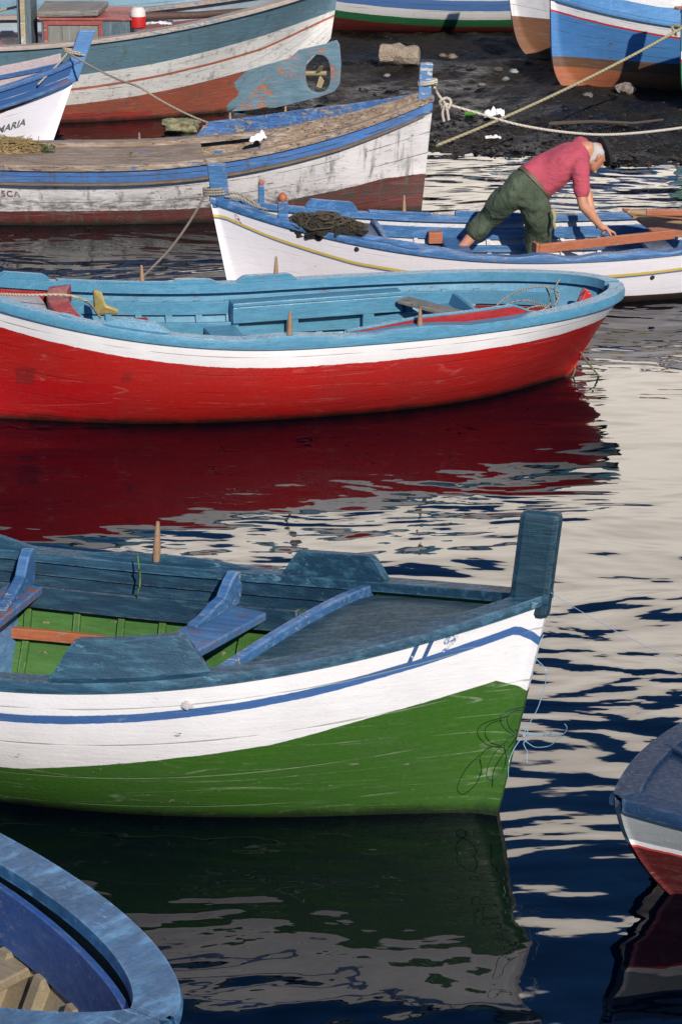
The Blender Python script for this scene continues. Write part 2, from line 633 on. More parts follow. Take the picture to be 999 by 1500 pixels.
    def deck(s, mat, ua, ub, drop=.03, camber=.03, u_end=.97, n=26, m=14, off=-.05, name='foredeck', planks=0):
        """deck from an edge running between stations ua (side -1) and ub (side +1) to the stem"""
        mb = MB()
        rows, rows2 = [], []
        for i in range(n + 1):
            row = []
            for j in range(m + 1):
                f = j / m
                e = ua + (ub - ua) * f
                u = e + (u_end - e) * (i / n)
                zt = s.Z(u) - drop
                a, b = s.skin(u, zt, -1, off), s.skin(u, zt, 1, off)
                p = a.lerp(b, f)
                p.z += camber * (1 - (2 * f - 1) ** 2) * min(1, abs(a.y - b.y) / s.B * 2)
                row.append(p)
            rows.append(row)
        for r in rows: rows2.append([p - Vector((0, 0, .02)) for p in r])
        ring = []
        mb.grid(rows)
        mb.grid(rows2, flip=True)
        k = (n + 1) * (m + 1)
        for j in range(m): mb.f.append((j, j + 1, k + j + 1, k + j))
        return mb.build(name, mat, s.root, smooth=50)

    def deck_beam(s, mat, ua, ub, drop=.03, camber=.03, h=.05, w=.045, off=-.05, bow=.0, name='deck_beam', below=.06):
        mb = MB()
        rows = []
        for j in range(25):
            f = j / 24
            u = ua + (ub - ua) * f + bow * (1 - (2 * f - 1) ** 2)
            zt = s.Z(u) - drop
            a, b = s.skin(u, zt, -1, off), s.skin(u, zt, 1, off)
            p = a.lerp(b, f)
            p.z += camber * (1 - (2 * f - 1) ** 2)
            rows.append([p + Vector((-w / 2, 0, -below)), p + Vector((w / 2, 0, -below)), p + Vector((w / 2, 0, h)), p + Vector((-w / 2, 0, h))])
        mb.loft(rows)
        return mb.build(name, mat, s.root, smooth=40, bevel=.008)

    def post(s, mat, x, zb, zt, lx, ly, rake=0., top=0., name='stem_post', taper=1., bevel=.012, mats=None):
        mb = MB()
        rows = []
        for i in range(7):
            f = i / 6
            k = 1 + (taper - 1) * f
            z = zb + (zt - zb) * f
            cx = x + rake * f
            rows.append([Vector((cx - lx / 2 * k, -ly / 2, z)), Vector((cx + lx / 2 * k, -ly / 2, z + (top if i == 6 else 0))), Vector((cx + lx / 2 * k, ly / 2, z + (top if i == 6 else 0))), Vector((cx - lx / 2 * k, ly / 2, z))])
        mb.loft(rows)
        return mb.build(name, mats or mat, s.root, bevel=bevel)

    def thole(s, mat, u, side, h=.2, r=.016, lean=(0., 0.), off=-.03, dz=.02, name='thole_pin'):
        p = s.out(u, 1, side) + s.nrm(u, side) * off + Vector((0, 0, dz - .05))
        mb = MB()
        prof = [(r * .8, 0), (r * 1.15, h * .3), (r * 1.1, h * .6), (r * .85, h * .9), (r * .5, h + .05)]
        m = Matrix.Rotation(lean[0], 3, 'Y') @ Matrix.Rotation(lean[1], 3, 'X')
        mb.lathe(prof, p, 10, m)
        return mb.build(name, mat, s.root, smooth=60)

    def knee(s, mat, u, side, z, size=.2, t=.05, up=.16, off=-.05):
        """a curved bracket standing on a thwart against the side"""
        a = s.skin(u, z, side, off)
        n = s.nrm(u, side, .8)
        tx = Vector((n.y, -n.x, 0))
        poly = [(0, 0), (size, 0), (size, .02), (size * .75, .035), (size * .5, .065), (size * .33, up * .52), (size * .22, up * .85), (size * .17, up), (size * .05, up + .03), (-.02, up + .02), (-.03, up * .5)]
        mb = MB()
        mb.prism([a - n * q + Vector((0, 0, w)) - tx * t / 2 for q, w in poly], tx * t)
        return mb.build('knee', mat, s.root, bevel=.008)

    def lettering(s, text, mat, u0, z0, size, side, dirn=1, slope=None, shear=0., name='lettering', gap=1.):
        """painted letters that follow the planking; u grows to the right when dirn is 1"""
        cu = bpy.data.curves.new('lettering', 'FONT')
        cu.body = text
        cu.size = size
        cu.shear = shear
        cu.space_character = gap
        cu.resolution_u = 3
        cu.offset = size * .03
        tmp = bpy.data.objects.new('lettering', cu)
        COL.objects.link(tmp)
        dg = bpy.context.evaluated_depsgraph_get()
        me = bpy.data.meshes.new_from_object(tmp.evaluated_get(dg))
        bpy.data.objects.remove(tmp)
        du = dirn / (s.L / 2)
        bm = bmesh.new()
        bm.from_mesh(me)
        bmesh.ops.subdivide_edges(bm, edges=[e for e in bm.edges if e.calc_length() > size * .2], cuts=2)
        bm.to_mesh(me)
        bm.free()
        for v in me.vertices:
            u = u0 + v.co.x * du
            z = z0(u) + v.co.y
            v.co = s.skin(u, z, side, .004)
        me.materials.append(mat)
        o = bpy.data.objects.new(name, me)
        COL.objects.link(o)
        o.parent = s.root
        return o


WOOD = paint((.30, .20, .11), var=.3, dirt=.35, rough=.7, bump=.5)
WOOD_PALE = paint((.46, .31, .15), var=.25, dirt=.2, rough=.65, bump=.4)
PEG = paint((.36, .21, .12), var=.3, dirt=.3, rough=.6)
ORANGE = paint((.40, .125, .055), var=.2, chip=(.30, .24, .18), chip_amt=.2, dirt=.3)
GREY_WOOD = paint((.23, .21, .18), cracks=.8, var=.35, dirt=.4, rough=.8, bump=.6)
BLACKINK = plain('letter_paint', (.06, .06, .06), .6)


# ------------------------------------------------------------------ water and ground
SHORE = [(-60, 37), (-8, 36.2), (-3.2, 35.2), (-1.5, 33.6), (-.9, 31.4), (0., 30.0), (1.25, 29.5), (2.0, 29.3), (2.9, 28.9), (3.6, 28.6), (6, 28.2), (60, 27)]
def shore_y(x): return interp(x, [p[0] for p in SHORE], [p[1] for p in SHORE])

def axis(lo, hi, f0, f1, fine, coarse):
    out, v = [], lo
    while v < hi:
        out.append(v)
        dd = 0 if f0 <= v <= f1 else min(abs(v - f0), abs(v - f1))
        v += min(coarse, fine + dd * .18)
    return out + [hi]

gx = axis(-3000, 3000, -5, 5.5, .07, 400)
gy = axis(-400, 4500, 26, 37.5, .07, 400)
mb = MB()
rows = []
for y in gy:
    row = []
    for x in gx:
        d_ = y - shore_y(max(-60, min(60, x)))
        if d_ > 0: z = .05 * d_ / (1 + .25 * d_) + (0 if d_ < 12 else min(3., (d_ - 12) * .02))
        else: z = max(-1.6, .12 * d_)
        if -6 < d_ < 14 and abs(x) < 9:
            q = Vector((x, y, 0))
            z += .07 * MN.fractal(q * .9, .9, 2, 4) + .035 * max(0, MN.noise(q * 5.3)) + .03 * max(0, MN.noise(q * 11 + Vector((4, 0, 0))))
        row.append((x, y, z))
    rows.append(row)
mb.grid(rows)
m, nt, p = new_mat('wet_mud')
co = nt.coord()
n1 = nt.noise(co, 1.1, 5, .6)
n2 = nt.noise(co, 14, 6, .7)
v1 = nt.vor(co, 16)
c = nt.mix(nt.rng(n1, .4, .66), (.004, .0032, .0024), (.019, .014, .009))
c = nt.mix(nt.rng(n2, .5, .75, 0, .7), c, (.055, .042, .028))
c = nt.mix(nt.math('MULTIPLY', nt.rng(v1, .22, .12), nt.rng(nt.noise(co, 6, 2), .58, .66)), c, (.16, .14, .11))
nt.put(p.inputs['Base Color'], c)
nt.put(p.inputs['Roughness'], nt.rng(n1, .35, .65, .35, .8))
nt.put(p.inputs['Normal'], nt.bump(nt.math('ADD', n2, nt.math('MULTIPLY', v1, .6)), .05, .7))
p.inputs['Specular IOR Level'].default_value = .22
g = mb.build('ground', m, smooth=180)
g['kind'] = 'structure'

mb = MB()
wx = axis(-3000, 3000, -4, 4, 2., 500)
wy = axis(-400, 3000, 5, 40, 2., 500)
mb.grid([[(x, y, 0) for x in wx] for y in wy])
m, nt, p = new_mat('harbour_water')
co = nt.coord()
warp = nt.n.new('ShaderNodeTexNoise')
nt.put(warp.inputs['Vector'], nt.mapv(co, scale=(.55, .8, 1)))
warp.inputs['Scale'].default_value = 1.
warp.inputs['Detail'].default_value = 1
va = nt.n.new('ShaderNodeVectorMath')
va.operation = 'MULTIPLY_ADD'
nt.put(va.inputs[0], warp.outputs['Color'])
va.inputs[1].default_value = (.9, .7, 0)
nt.put(va.inputs[2], co)
wv = va.outputs[0]
w1 = nt.noise(nt.mapv(wv, scale=(2.1, 4.3, 1), rot=(0, 0, R(-7))), 1., 1.0, .4)
w2 = nt.noise(nt.mapv(co, scale=(.7, 1.5, 1), loc=(3, 9, 0)), 1., 1., .4)
w3 = nt.noise(nt.mapv(wv, scale=(6.5, 12., 1), rot=(0, 0, R(-12)), loc=(1, 5, 0)), 1., 1.5, .5)
lull = nt.rng(nt.noise(nt.mapv(co, scale=(.28, .28, 1), loc=(7, 2, 0)), 1., 2), .35, .65, .45, 1.25)
ys = nt.sep(co)[1]
ruffle = nt.math('ADD', nt.rng(ys, 18.5, 24, .62, 1.6), nt.rng(ys, 15.5, 12., 0, .60))           # more ripple further out, sheltered between the near boats
h = nt.math('MULTIPLY', w1, nt.math('MULTIPLY', ruffle, .0185))
h = nt.math('ADD', h, nt.math('MULTIPLY', w2, .032))
h = nt.math('ADD', h, nt.math('MULTIPLY', w3, nt.math('MULTIPLY', ruffle, .0018)))
w4 = nt.noise(nt.mapv(wv, scale=(3.4, 3.8, 1), loc=(9, 3, 0), rot=(0, 0, R(25))), 1., .6, .4)
h = nt.math('ADD', h, nt.math('MULTIPLY', w4, nt.math('MULTIPLY', ruffle, .011)))
h = nt.math('MULTIPLY', h, lull)
nt.put(p.inputs['Normal'], nt.bump(h, 1., 1.))
p.inputs['Base Color'].default_value = (.0001, .0012, .0045, 1)
p.inputs['Roughness'].default_value = .015
p.inputs['IOR'].default_value = 1.333
w = mb.build('water', m, smooth=180)
w['kind'] = 'structure'


# an unseen dark ridge, added so the far water reflects dark streaks
mb = MB()
rows = []
for k in range(6):
    row = []
    for i in range(81):
        a_ = R(-70 + 140 * i / 80)
        r_ = 260 + k * 60
        hgt = (0, 26, 40, 52, 60, 50)[k] * (.75 + .5 * MN.noise(Vector((a_ * 3.1, k * .35, 4)))) + 6 * MN.noise(Vector((a_ * 17, k, 1)))
        row.append((r_ * sin(a_), r_ * cos(a_), max(2.5, hgt) if k else -3))
    rows.append(row)
mb.grid(rows)
hl = mb.build('added_hills', plain('added_hillside', (.05, .055, .03), .95, var=.5, scale=.06), smooth=180)
hl['kind'] = 'structure'


# ------------------------------------------------------------------ green, white and blue boat in the middle
def bump_fn(a, b, h, ramp=.25):
    """a washboard profile: flat top with scooped ends"""
    def f(u):
        t = (u - a) / (b - a)
        e = min(t, 1 - t) / ramp
        if e >= 1: return h
        e = max(0, e)
        return max(.004, h * (e * e * (3 - 2 * e)) ** 1.15)
    return f


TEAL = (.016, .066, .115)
BLUE = (.045, .14, .31)
gb = Boat('rowing_boat', 'green and white wooden boat with dark blue rails and a tall stem post, numbered 119', 'boat',
          (-1.511, 12.751, -.303, 5.201, 1.834, .736, .378, .252, .274, .2, .22), m=.5, me=.8, rnd=1.)
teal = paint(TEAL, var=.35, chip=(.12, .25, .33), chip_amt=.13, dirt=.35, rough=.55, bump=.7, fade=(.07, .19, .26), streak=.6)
blue = paint(BLUE, var=.3, chip=(.40, .36, .32), chip_amt=.2, dirt=.3, rough=.5, bump=.6, fade=(.16, .30, .50), streak=.4)
greenin = paint((.05, .15, .025), var=.3, chip=(.30, .25, .16), chip_amt=.13, dirt=.35, rough=.6, bump=.5)
Zg = lambda u: interp(u, [-1, .1, .35, .57, .71, .85, .94, 1], [.27, .29, .385, .47, .57, .66, .72, .66])
def Zst(u): return gb.Z(u) - interp(u, [-1, .1, .6, .955, 1], [.155, .155, .14, .10, .20])
gb.hull(hull_mat('boat_hull_paint', (.034, .110, .008), [('b0', (.80, .765, .75)), ('b1', (.045, .12, .30), .022)], chip=(.30, .27, .24), chip_amt=.09, dirt=.3, seams=5, caustics_scratches=.3, var=.16, bump=.4, seam_col=(.20, .23, .15), seam_k=.55, chalk=.4, wob=.008),  # its long pale lines paint in sunlight thrown up by the water
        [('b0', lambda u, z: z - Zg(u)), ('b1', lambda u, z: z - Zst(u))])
# a raised edge where the planks run into the stem
gb.lining(greenin, .10)
gb.sole(paint((.20, .10, .055), var=.35, dirt=.5, rough=.7), .11)
gb.rail(teal, inn=.095, outw=.022, lo=-.006, hi=.042)
def ghump(u, side): return 0
for u in (-.62, -.50, -.38, -.27, -.16, -.05, .05, .145, .24, .335, .42):
    for side in (-1, 1): gb.rib(greenin, u, side, .1, gb.Z(u) - .22)
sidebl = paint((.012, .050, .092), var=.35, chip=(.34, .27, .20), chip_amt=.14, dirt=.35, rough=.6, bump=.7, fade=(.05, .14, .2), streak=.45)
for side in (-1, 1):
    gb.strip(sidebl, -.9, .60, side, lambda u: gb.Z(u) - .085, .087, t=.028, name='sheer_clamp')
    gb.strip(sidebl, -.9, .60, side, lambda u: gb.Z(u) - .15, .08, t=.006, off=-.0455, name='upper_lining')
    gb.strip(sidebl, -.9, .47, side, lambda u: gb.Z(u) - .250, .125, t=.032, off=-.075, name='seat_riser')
    gb.strip(ORANGE, -.5, .2, side, lambda u: .33, .06, t=.03, off=-.08, name='foot_rail')
# far side: low waving washboards, near side: the high scooped ones
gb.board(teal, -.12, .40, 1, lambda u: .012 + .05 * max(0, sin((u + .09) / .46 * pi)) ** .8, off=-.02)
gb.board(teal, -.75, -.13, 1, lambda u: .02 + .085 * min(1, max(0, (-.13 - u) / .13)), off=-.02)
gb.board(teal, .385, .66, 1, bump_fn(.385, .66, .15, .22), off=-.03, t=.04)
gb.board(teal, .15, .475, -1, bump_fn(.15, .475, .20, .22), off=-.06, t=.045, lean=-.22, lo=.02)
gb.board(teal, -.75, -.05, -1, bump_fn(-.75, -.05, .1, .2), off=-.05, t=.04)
gb.thole(PEG, .115, 1, h=.20, r=.019, lean=(.06, 0), dz=.06)
gb.thole(PEG, -.55, -1, h=.20, r=.019)
# seats
thw = paint((.06, .165, .35), var=.3, chip=(.36, .12, .05), chip_amt=.3, dirt=.3, rough=.55, bump=.6, fade=(.2, .32, .5))
gb.across(thw, .20, gb.Z(.3) - .125, .25, .045, u2=.345, off=-.08)
gb.across(thw, -.16, gb.Z(-.1) - .125, .2, .045, off=-.08)
gb.across(thw, -.62, gb.Z(-.6) - .19, .2, .045, off=-.08)
gb.knee(blue, .31, 1, gb.Z(.3) - .125, size=.42, up=.15, off=-.09, t=.06)
gb.knee(blue, -.155, 1, gb.Z(-.1) - .125, size=.45, up=.17, off=-.09, t=.06)
gb.knee(blue, .30, -1, gb.Z(.3) - .125, size=.22, up=.14, off=-.09, t=.055)
lightbl = paint((.11, .25, .48), var=.45, chip=(.04, .10, .26), chip_amt=.28, dirt=.25, rough=.5, fade=(.25, .42, .62), streak=.5, grain=(3, 2, 5))
gb.bulkhead(lightbl, -.19, .1, gb.Z(-.2) - .18)
# foredeck with its raised edge
gb.deck(paint((.022, .065, .088), var=.4, chip=(.14, .20, .22), chip_amt=.16, dirt=.5, rough=.65, bump=.8, fade=(.10, .17, .19), streak=.6), .475, .63, drop=.03, camber=.05)
gb.deck_beam(blue, .455, .61, drop=.03, camber=.05, h=.05, w=.05, bow=.02, below=.10)
pst = gb.post(paint((.010, .040, .066), var=.35, chip=(.10, .18, .22), chip_amt=.14, dirt=.35, rough=.5, bump=.7, fade=(.05, .13, .17)), 2.50, 1.02, 1.545, .195, .085, rake=.055, top=.0, taper=1.0, bevel=.03)
blink = paint((.04, .11, .27), var=.3, chip=(.8, .74, .74), chip_amt=.05, dirt=0, edge=0)
fnt = paint((.15, .25, .44), var=.3, chip=(.8, .75, .76), chip_amt=.3, dirt=0, edge=0)
Zt = lambda u: gb.Z(u) - .098 + .10 * (u - .775)
gb.lettering('11', blink, .775, Zt, .12, -1, shear=.25, name='painted_number', gap=1.0)
gb.lettering('9', fnt, .832, Zt, .12, -1, shear=.25, name='painted_number', gap=1.0)
# the small ring bolt in the topside
mb = MB()
q = gb.skin(.42, gb.Z(.42) - .10, -1, .004)
mb.blob(q, (.03, .012, .022), seed=3, amp=.3)
gb_b = mb.build('bolt_head', paint((.55, .5, .48), var=.3, dirt=.5), gb.root, smooth=60)

# ------------------------------------------------------------------ red boat
LB = (.08, .25, .37)
rb = Boat('rowing_boat', 'bright red boat with white top band and sky blue rails, moored beyond the green boat', 'boat',
          (-.419, 19.604, .257, 5.212, 1.89, .606, .045, .409, .50, .192, .22), pb=2.5, qb=.5, ps=2.2, qs=.8, m=.44, me=1.6, fore=.1, rnd=1.)
lb = paint(LB, var=.16, chip=(.16, .20, .22), chip_amt=.09, dirt=.28, rough=.35, bump=.35, fade=(.17, .37, .48), streak=.25)
redin = paint((.36, .018, .018), var=.25, chip=(.35, .2, .15), chip_amt=.1, dirt=.25, rough=.5)
rb.hull(hull_mat('boat_hull_paint', (.42, .011, .008), [('b0', (.80, .76, .74))], chip=(.5, .12, .08), chip_amt=.03, dirt=.12, seams=6, caustics_scratches=.16, var=.18, seam_col=(.10, .01, .01), seam_k=.6, wob=.014, chalk=.3, rough=.36,
        patch=[(-2.7, -1.35, -.3, .36, (.45, .004, .006), .9), (-2.05, -1.9, .28, .45, (.24, .012, .012), .8), (-1.35, -1.27, .36, .46, (.22, .012, .012), .6)]),
        [('b0', lambda u, z: z - rb.Z(u) + .145)])
# stern post and its foot below the counter
mb = MB()
mb.prism([(2.12, -.015, .42), (1.93, -.015, -.3), (2.03, -.015, -.3), (2.17, -.015, .05), (2.33, -.015, .42)], (0, .03, 0))
mb.prism([(1.35, -.02, .12), (1.2, -.02, -.3), (2.1, -.02, -.3), (2.12, -.02, .16)], (0, .04, 0))
mb.build('stern_post', redin, rb.root, bevel=.004)
rb.lining(paint((.12, .30, .42), var=.3, chip=(.2, .16, .1), chip_amt=.15, dirt=.4), .12, t=.04)
rb.sole(paint((.30, .24, .17), var=.3, dirt=.5, rough=.7), .16, t=.04)
def rpad(u, side):
    if side < 0: return .0 + .03 * max(0, 1 - abs(u + .07) / .13) ** .6 + .03 * max(0, 1 - abs(u - .30) / .13) ** .6
    return 0
rb.rail(lb, inn=.10, outw=.022, lo=-.006, hi=.064, pad=rpad, bevel=.018)
rb.board(lb, -.80, -.62, 1, bump_fn(-.80, -.62, .06, .2), off=-.04, lo=.05, t=.05)
rb.board(lb, -.61, -.22, 1, lambda u: .028, off=-.04, lo=.05, t=.05)
rb.board(lb, -.08, .14, 1, bump_fn(-.08, .14, .06, .22), off=-.04, lo=.05, t=.055)
rb.board(lb, -.29, -.09, 1, bump_fn(-.29, -.09, .045, .3), off=-.04, lo=.05, t=.055)
rb.board(lb, -.60, -.36, -1, bump_fn(-.60, -.36, .07, .35), off=-.07, lo=.05, t=.06, lean=-.3)
rb.board(lb, -.70, -.62, -1, bump_fn(-.70, -.62, .02, .4), off=-.07, lo=.05, t=.06)
for side in (-1, 1):
    rb.strip(lb, -.75, .9, side, lambda u: rb.Z(u) - .175, .10, t=.03, name='sheer_clamp')
    rb.strip(lb, -.75, .62, side, lambda u: rb.Z(u) - .33, .11, t=.035, off=-.06, name='seat_riser')
for u in [-.66 + .095 * i for i in range(15)]:
    rb.rib(lb, u, 1, .16, rb.Z(u) - .07, w=.05)
rh_ = lambda u: .004 + .062 * min(1, max(0, (u - .10) / .22)) * min(1, max(0, (.66 - u) / .05))
rb.board(redin, .10, .66, -1, rh_, off=-.135, t=.03, lo=.05, name='red_board')
rb.sweep('red_board_cap', lb, [.10 + .56 * i / 30 for i in range(31)], -1, lambda u: [(-.155, .051 + rh_(u)), (-.115, .051 + rh_(u)), (-.115, .066 + rh_(u)), (-.155, .066 + rh_(u))], .004)
rb.strip(redin, -.93, -.66, 1, lambda u: rb.Z(u) - .26, .25, t=.012, off=-.075, name='red_lining')
rb.across(redin, -.40, rb.Z(-.4) - .20, .26, .04, name='thwart')
rb.across(lb, -.13, rb.Z(-.1) - .24, .24, .045, name='thwart')
rb.across(lb, .56, rb.Z(.5) - .17, .24, .045, name='thwart')
# bench along the far side with its end block
mb = MB()
a, b = rb.skin(-.09, .41, 1, -.06), rb.skin(.44, .44, 1, -.06)
mb.prism([a + Vector((0, -.15, -.02)), b + Vector((0, -.15, -.02)), b + Vector((0, -.15, .105)), a + Vector((0, -.15, .105))], (0, .035, 0))
mb.prism([a + Vector((0, -.15, .107)), b + Vector((0, -.15, .107)), b + Vector((0, 0, .107)), a + Vector((0, 0, .107))], (0, 0, .03))
mb.prism([a + Vector((0, -.12, -.2)), a + Vector((0, -.005, -.2)), a + Vector((0, -.005, .105)), a + Vector((0, -.12, .105))], (.05, 0, 0))
for t in (.35, .8): 
    c_ = a.lerp(b, t) + Vector((0, -.12, -.12))
    mb.box(c_, (.09, .05, .22))
mb.build('side_bench', lb, rb.root, bevel=.006)
# stern sheets
rb.bulkhead(lb, .60, .16, rb.Z(.6) - .09, name='stern_bulkhead')
rb.deck(redin, .62, .62, drop=.19, camber=0, u_end=.965, name='stern_sheets')
mb = MB()
mb.prism([(2.20, -.06, .40), (2.42, -.06, .40), (2.37, -.06, .66), (2.33, -.06, .68)], (0, .09, 0))
mb.build('stern_knee', paint((.5, .02, .02), var=.2, chip=(.75, .6, .55), chip_amt=.22), rb.root, bevel=.012)
# fore end: red beam and decked bow
rb.deck_beam(redin, -.64, -.60, drop=.02, camber=.03, h=.055, w=.15, bow=-.03, below=.08)
rb.deck(paint((.45, .42, .42), var=.3, dirt=.3), -.68, -.68, drop=.04, camber=.02, u_end=-.97, name='foredeck')
mb = MB()
q = rb.out(-.60, 1, 1)
mb.prism([q + Vector(v) for v in ((.21, -.34, -.12), (.38, -.40, -.12), (.37, -.4, -.08), (.29, -.38, -.05), (.26, -.36, .05), (.20, -.34, .06))], (0, -.06, 0))
mb.build('mooring_cleat', paint((.36, .29, .10), var=.35, dirt=.4, chip=(.3, .22, .12), chip_amt=.15), rb.root, bevel=.015)
rb.thole(PEG, -.07, -1, h=.215, r=.02, lean=(.02, 0), dz=.04)
rb.thole(PEG, .30, -1, h=.17, r=.02, dz=.04)
rb.thole(PEG, -.345, 1, h=.18, r=.017, lean=(-.03, 0))
rb.thole(PEG, .06, 1, h=.18, r=.017, lean=(.02, 0), dz=.06)
rb.post(lb, -2.52, .78, 1.15, .10, .09, rake=-.05)

# ------------------------------------------------------------------ white boat the man stands in
wb = Boat('rowing_boat', 'white boat with a yellow stripe and blue rails, the man standing in it', 'boat',
          (1.712, 23.135, 3.249, 5.667, 1.724, .415, .398, .184, .222, .216, .35))
WBL = (.04, .135, .30)
wblue = paint(WBL, var=.22, chip=(.30, .25, .24), chip_amt=.17, dirt=.3, rough=.45, bump=.45, fade=(.16, .32, .58), streak=.4)
def Zy(u): return wb.Z(u) - interp(u, [-1, -.4, 0, .2, .6, .85, .96, 1], [.13, .15, .165, .175, .185, .14, .10, .115])
wb.hull(hull_mat('boat_hull_paint', (.06, .022, .018), [('b0', (.84, .79, .80)), ('b2', (.12, .18, .26), .011), ('b1', (.66, .47, .10), .012)], chip=(.3, .26, .22), chip_amt=.03, dirt=.1, seams=6, var=.06, seam_col=(.5, .47, .47), seam_k=.3, caustics_scratches=.0, wob=.005, stains=.05),
        [('b0', lambda u, z: z - .06), ('b1', lambda u, z: z - Zy(u)), ('b2', lambda u, z: z - Zy(u) + .017)])
wgrey = paint((.50, .50, .52), var=.2, chip=(.25, .22, .2), chip_amt=.12, dirt=.3)
wb.lining(wgrey, .08)
wb.sole(paint((.36, .35, .34), var=.25, dirt=.5), .10)
def wpad(u, side): return (.012 * sin(u * 23) + .01 * sin(u * 41)) * (abs(u) < .6) if side > 0 else 0
wb.rail(wblue, inn=.09, outw=.018, lo=-.006, hi=.045, pad=wpad)
for side in (-1, 1):
    wb.strip(wblue, -.85, .7, side, lambda u: wb.Z(u) - .15, .10, t=.03, name='sheer_clamp')
    wb.strip(wblue, -.8, .6, side, lambda u: wb.Z(u) - .25, .06, t=.035, off=-.06, name='seat_riser')
    for u in [-.6 + .12 * i for i in range(10)]: wb.rib(wgrey, u, side, .1, wb.Z(u) - .05)
wb.board(wblue, .30, .50, -1, lambda u: .05, off=-.03, t=.04)
wb.board(wblue, .52, .72, -1, bump_fn(.52, .72, .11, .2), off=-.03, t=.045)
wb.board(wblue, -.28, .22, -1, lambda u: .05 + .02 * sin(u * 9), off=-.03, t=.04)
wb.board(wblue, .38, .60, 1, bump_fn(.38, .60, .05, .2), off=-.07, t=.05, lean=-.8)
wb.thole(PEG, .385, -1, h=.19, r=.016)
for u, side, h in ((.85, -1, .17), (.80, 1, .16)):
    q = wb.out(u, 1, side) + wb.nrm(u, side) * -.05
    mb = MB()
    mb.box(q + Vector((0, 0, h / 2)), (.085 if side > 0 else .05, .06, h + .06))
    o = mb.build('bitt', wblue, wb.root, bevel=.008)
    mb = MB()
    mb.lathe([(.02, -.02), (.034, 0), (.04, .03), (.03, .06), (.008, .075)] if side > 0 else [(.01, -.02), (.02, 0), (.024, .02), (.015, .04), (.004, .05)], q + Vector((0, 0, h + .03)), 12)
    k = mb.build('bitt_head', ORANGE, o, smooth=60)
wb.deck(paint((.10, .14, .20), var=.4, dirt=.5, rough=.7), .50, .50, drop=.05, camber=.02)
wb.deck_beam(wblue, .49, .49, drop=.05, camber=.02, h=.04, below=.12)
wb.post(wblue, 2.74, .76, 1.135, .155, .075, rake=.04, bevel=.01)
wb.across(wblue, .24, .30, .2, .04)
wb.across(wblue, -.38, .33, .22, .04)
mb = MB()
mb.box(wb.skin(.30, .33, -1, -.1) + Vector((0, .05, 0)), (.12, .10, .10))
mb.build('seat_block', ORANGE, wb.root, bevel=.005)
wb.lettering('R', paint((.42, .10, .09), var=.3, chip=(.84, .79, .8), chip_amt=.45, dirt=0), .935, lambda u: wb.Z(u) - .10, .09, 1, dirn=-1, name='painted_letter')
# scupper holes
for u, dz in ((.585, .05), (.005, .10), (-.30, .20)):
    mb = MB()
    mb.lathe([(.014, -.012), (.022, 0), (.021, .006)], (0, 0, 0), 12, Matrix.Rotation(R(90), 3, 'X'))
    c_ = wb.skin(u, wb.Z(u) - dz, 1, .0)
    mb.v = [tuple(Vector(v) * (1, .7, .5)[0] + c_) for v in mb.v]
    mb.build('scupper', plain('dark_hole', (.01, .01, .01), .8), wb.root)

# ------------------------------------------------------------------ old weathered boat
ob = Boat('rowing_boat', 'old weathered blue and white boat with flaking paint and dark red bottom', 'boat',
          (-2.211, 26.241, .075, 6.222, 1.358, .562, .517, .121, .137, .206, .35), qs=1.)
tan = paint((.31, .22, .15), var=.35, chip=(.10, .22, .42), chip_amt=.2, dirt=.45, rough=.8, bump=.8, fade=(.5, .42, .34), streak=.7, cracks=.9)
oblue = paint((.05, .15, .38), var=.3, cracks=.6, chip=(.38, .30, .22), chip_amt=.33, dirt=.4, rough=.65, bump=.8, fade=(.2, .34, .56), streak=.5)
Zr = lambda u: interp(u, [-1, .2, .5, .7, .86, 1], [.14, .15, .17, .25, .34, .36])
ob.hull(hull_mat('boat_hull_paint', (.115, .022, .016), [('b0', (.66, .62, .60)), ('b1', (.06, .17, .42)), ('b2', (.12, .09, .06), .012)], chip=(.22, .18, .14), chip_amt=.16, dirt=.7, seams=7, var=.28, stains=.8, grime=(.15, .36, .85), rough=.6, wob=.02, bump=.9),
        [('b0', lambda u, z: z - Zr(u)), ('b1', lambda u, z: z - ob.Z(u) + .135 - .09 * max(0, u - .7)), ('b2', lambda u, z: z - ob.Z(u) + .137 - .09 * max(0, u - .7))])
ob.lining(tan, .10)
ob.sole(GREY_WOOD, .14)
ob.rail(tan, inn=.15, outw=.022, lo=-.006, hi=.05, bevel=.012)
def rubbing(u): return [(-.004, -.16), (.022, -.155), (.022, -.13), (-.004, -.125)]
for side in (-1, 1): ob.sweep('rubbing_strake', paint((.17, .12, .08), var=.4, dirt=.6, rough=.85, bump=.9), ulist(-.98, .97, 90), side, lambda u: [(-.004, -.15 + .09 * max(0, u - .7)), (.018, -.148 + .09 * max(0, u - .7)), (.018, -.128 + .09 * max(0, u - .7)), (-.004, -.125 + .09 * max(0, u - .7))], .003)
ob.board(tan, .455, .985, -1, lambda u: .03 + .13 * min(1, (u - .455) / .06) ** .7 * (1 - .75 * max(0, (u - .6) / .385)), off=-.06, t=.035, lean=.12, lo=.045)
ob.board(oblue, .27, .985, 1, lambda u: .02 + .12 * min(1, (u - .27) / .03) * (1 - .7 * max(0, (u - .6) / .385)), off=-.04, t=.03, lo=.045)
ob.deck(tan, -.85, -.85, drop=-.0, camber=.015, u_end=.28, name='side_deck')
ob.deck(oblue, .55, .55, drop=.0, camber=.03, name='foredeck')
for u, h in ((.085, .10), (.29, .13)): ob.thole(GREY_WOOD, u, 1, h=h, r=.016)
for u, h in ((.375, .23), (.55, .22)): ob.thole(PEG, u, 1, h=h, r=.018)
ob.post(paint((.10, .22, .42), var=.3, chip=(.6, .56, .5), chip_amt=.3, dirt=.3), 3.015, .95, 1.44, .125, .08, rake=.03)
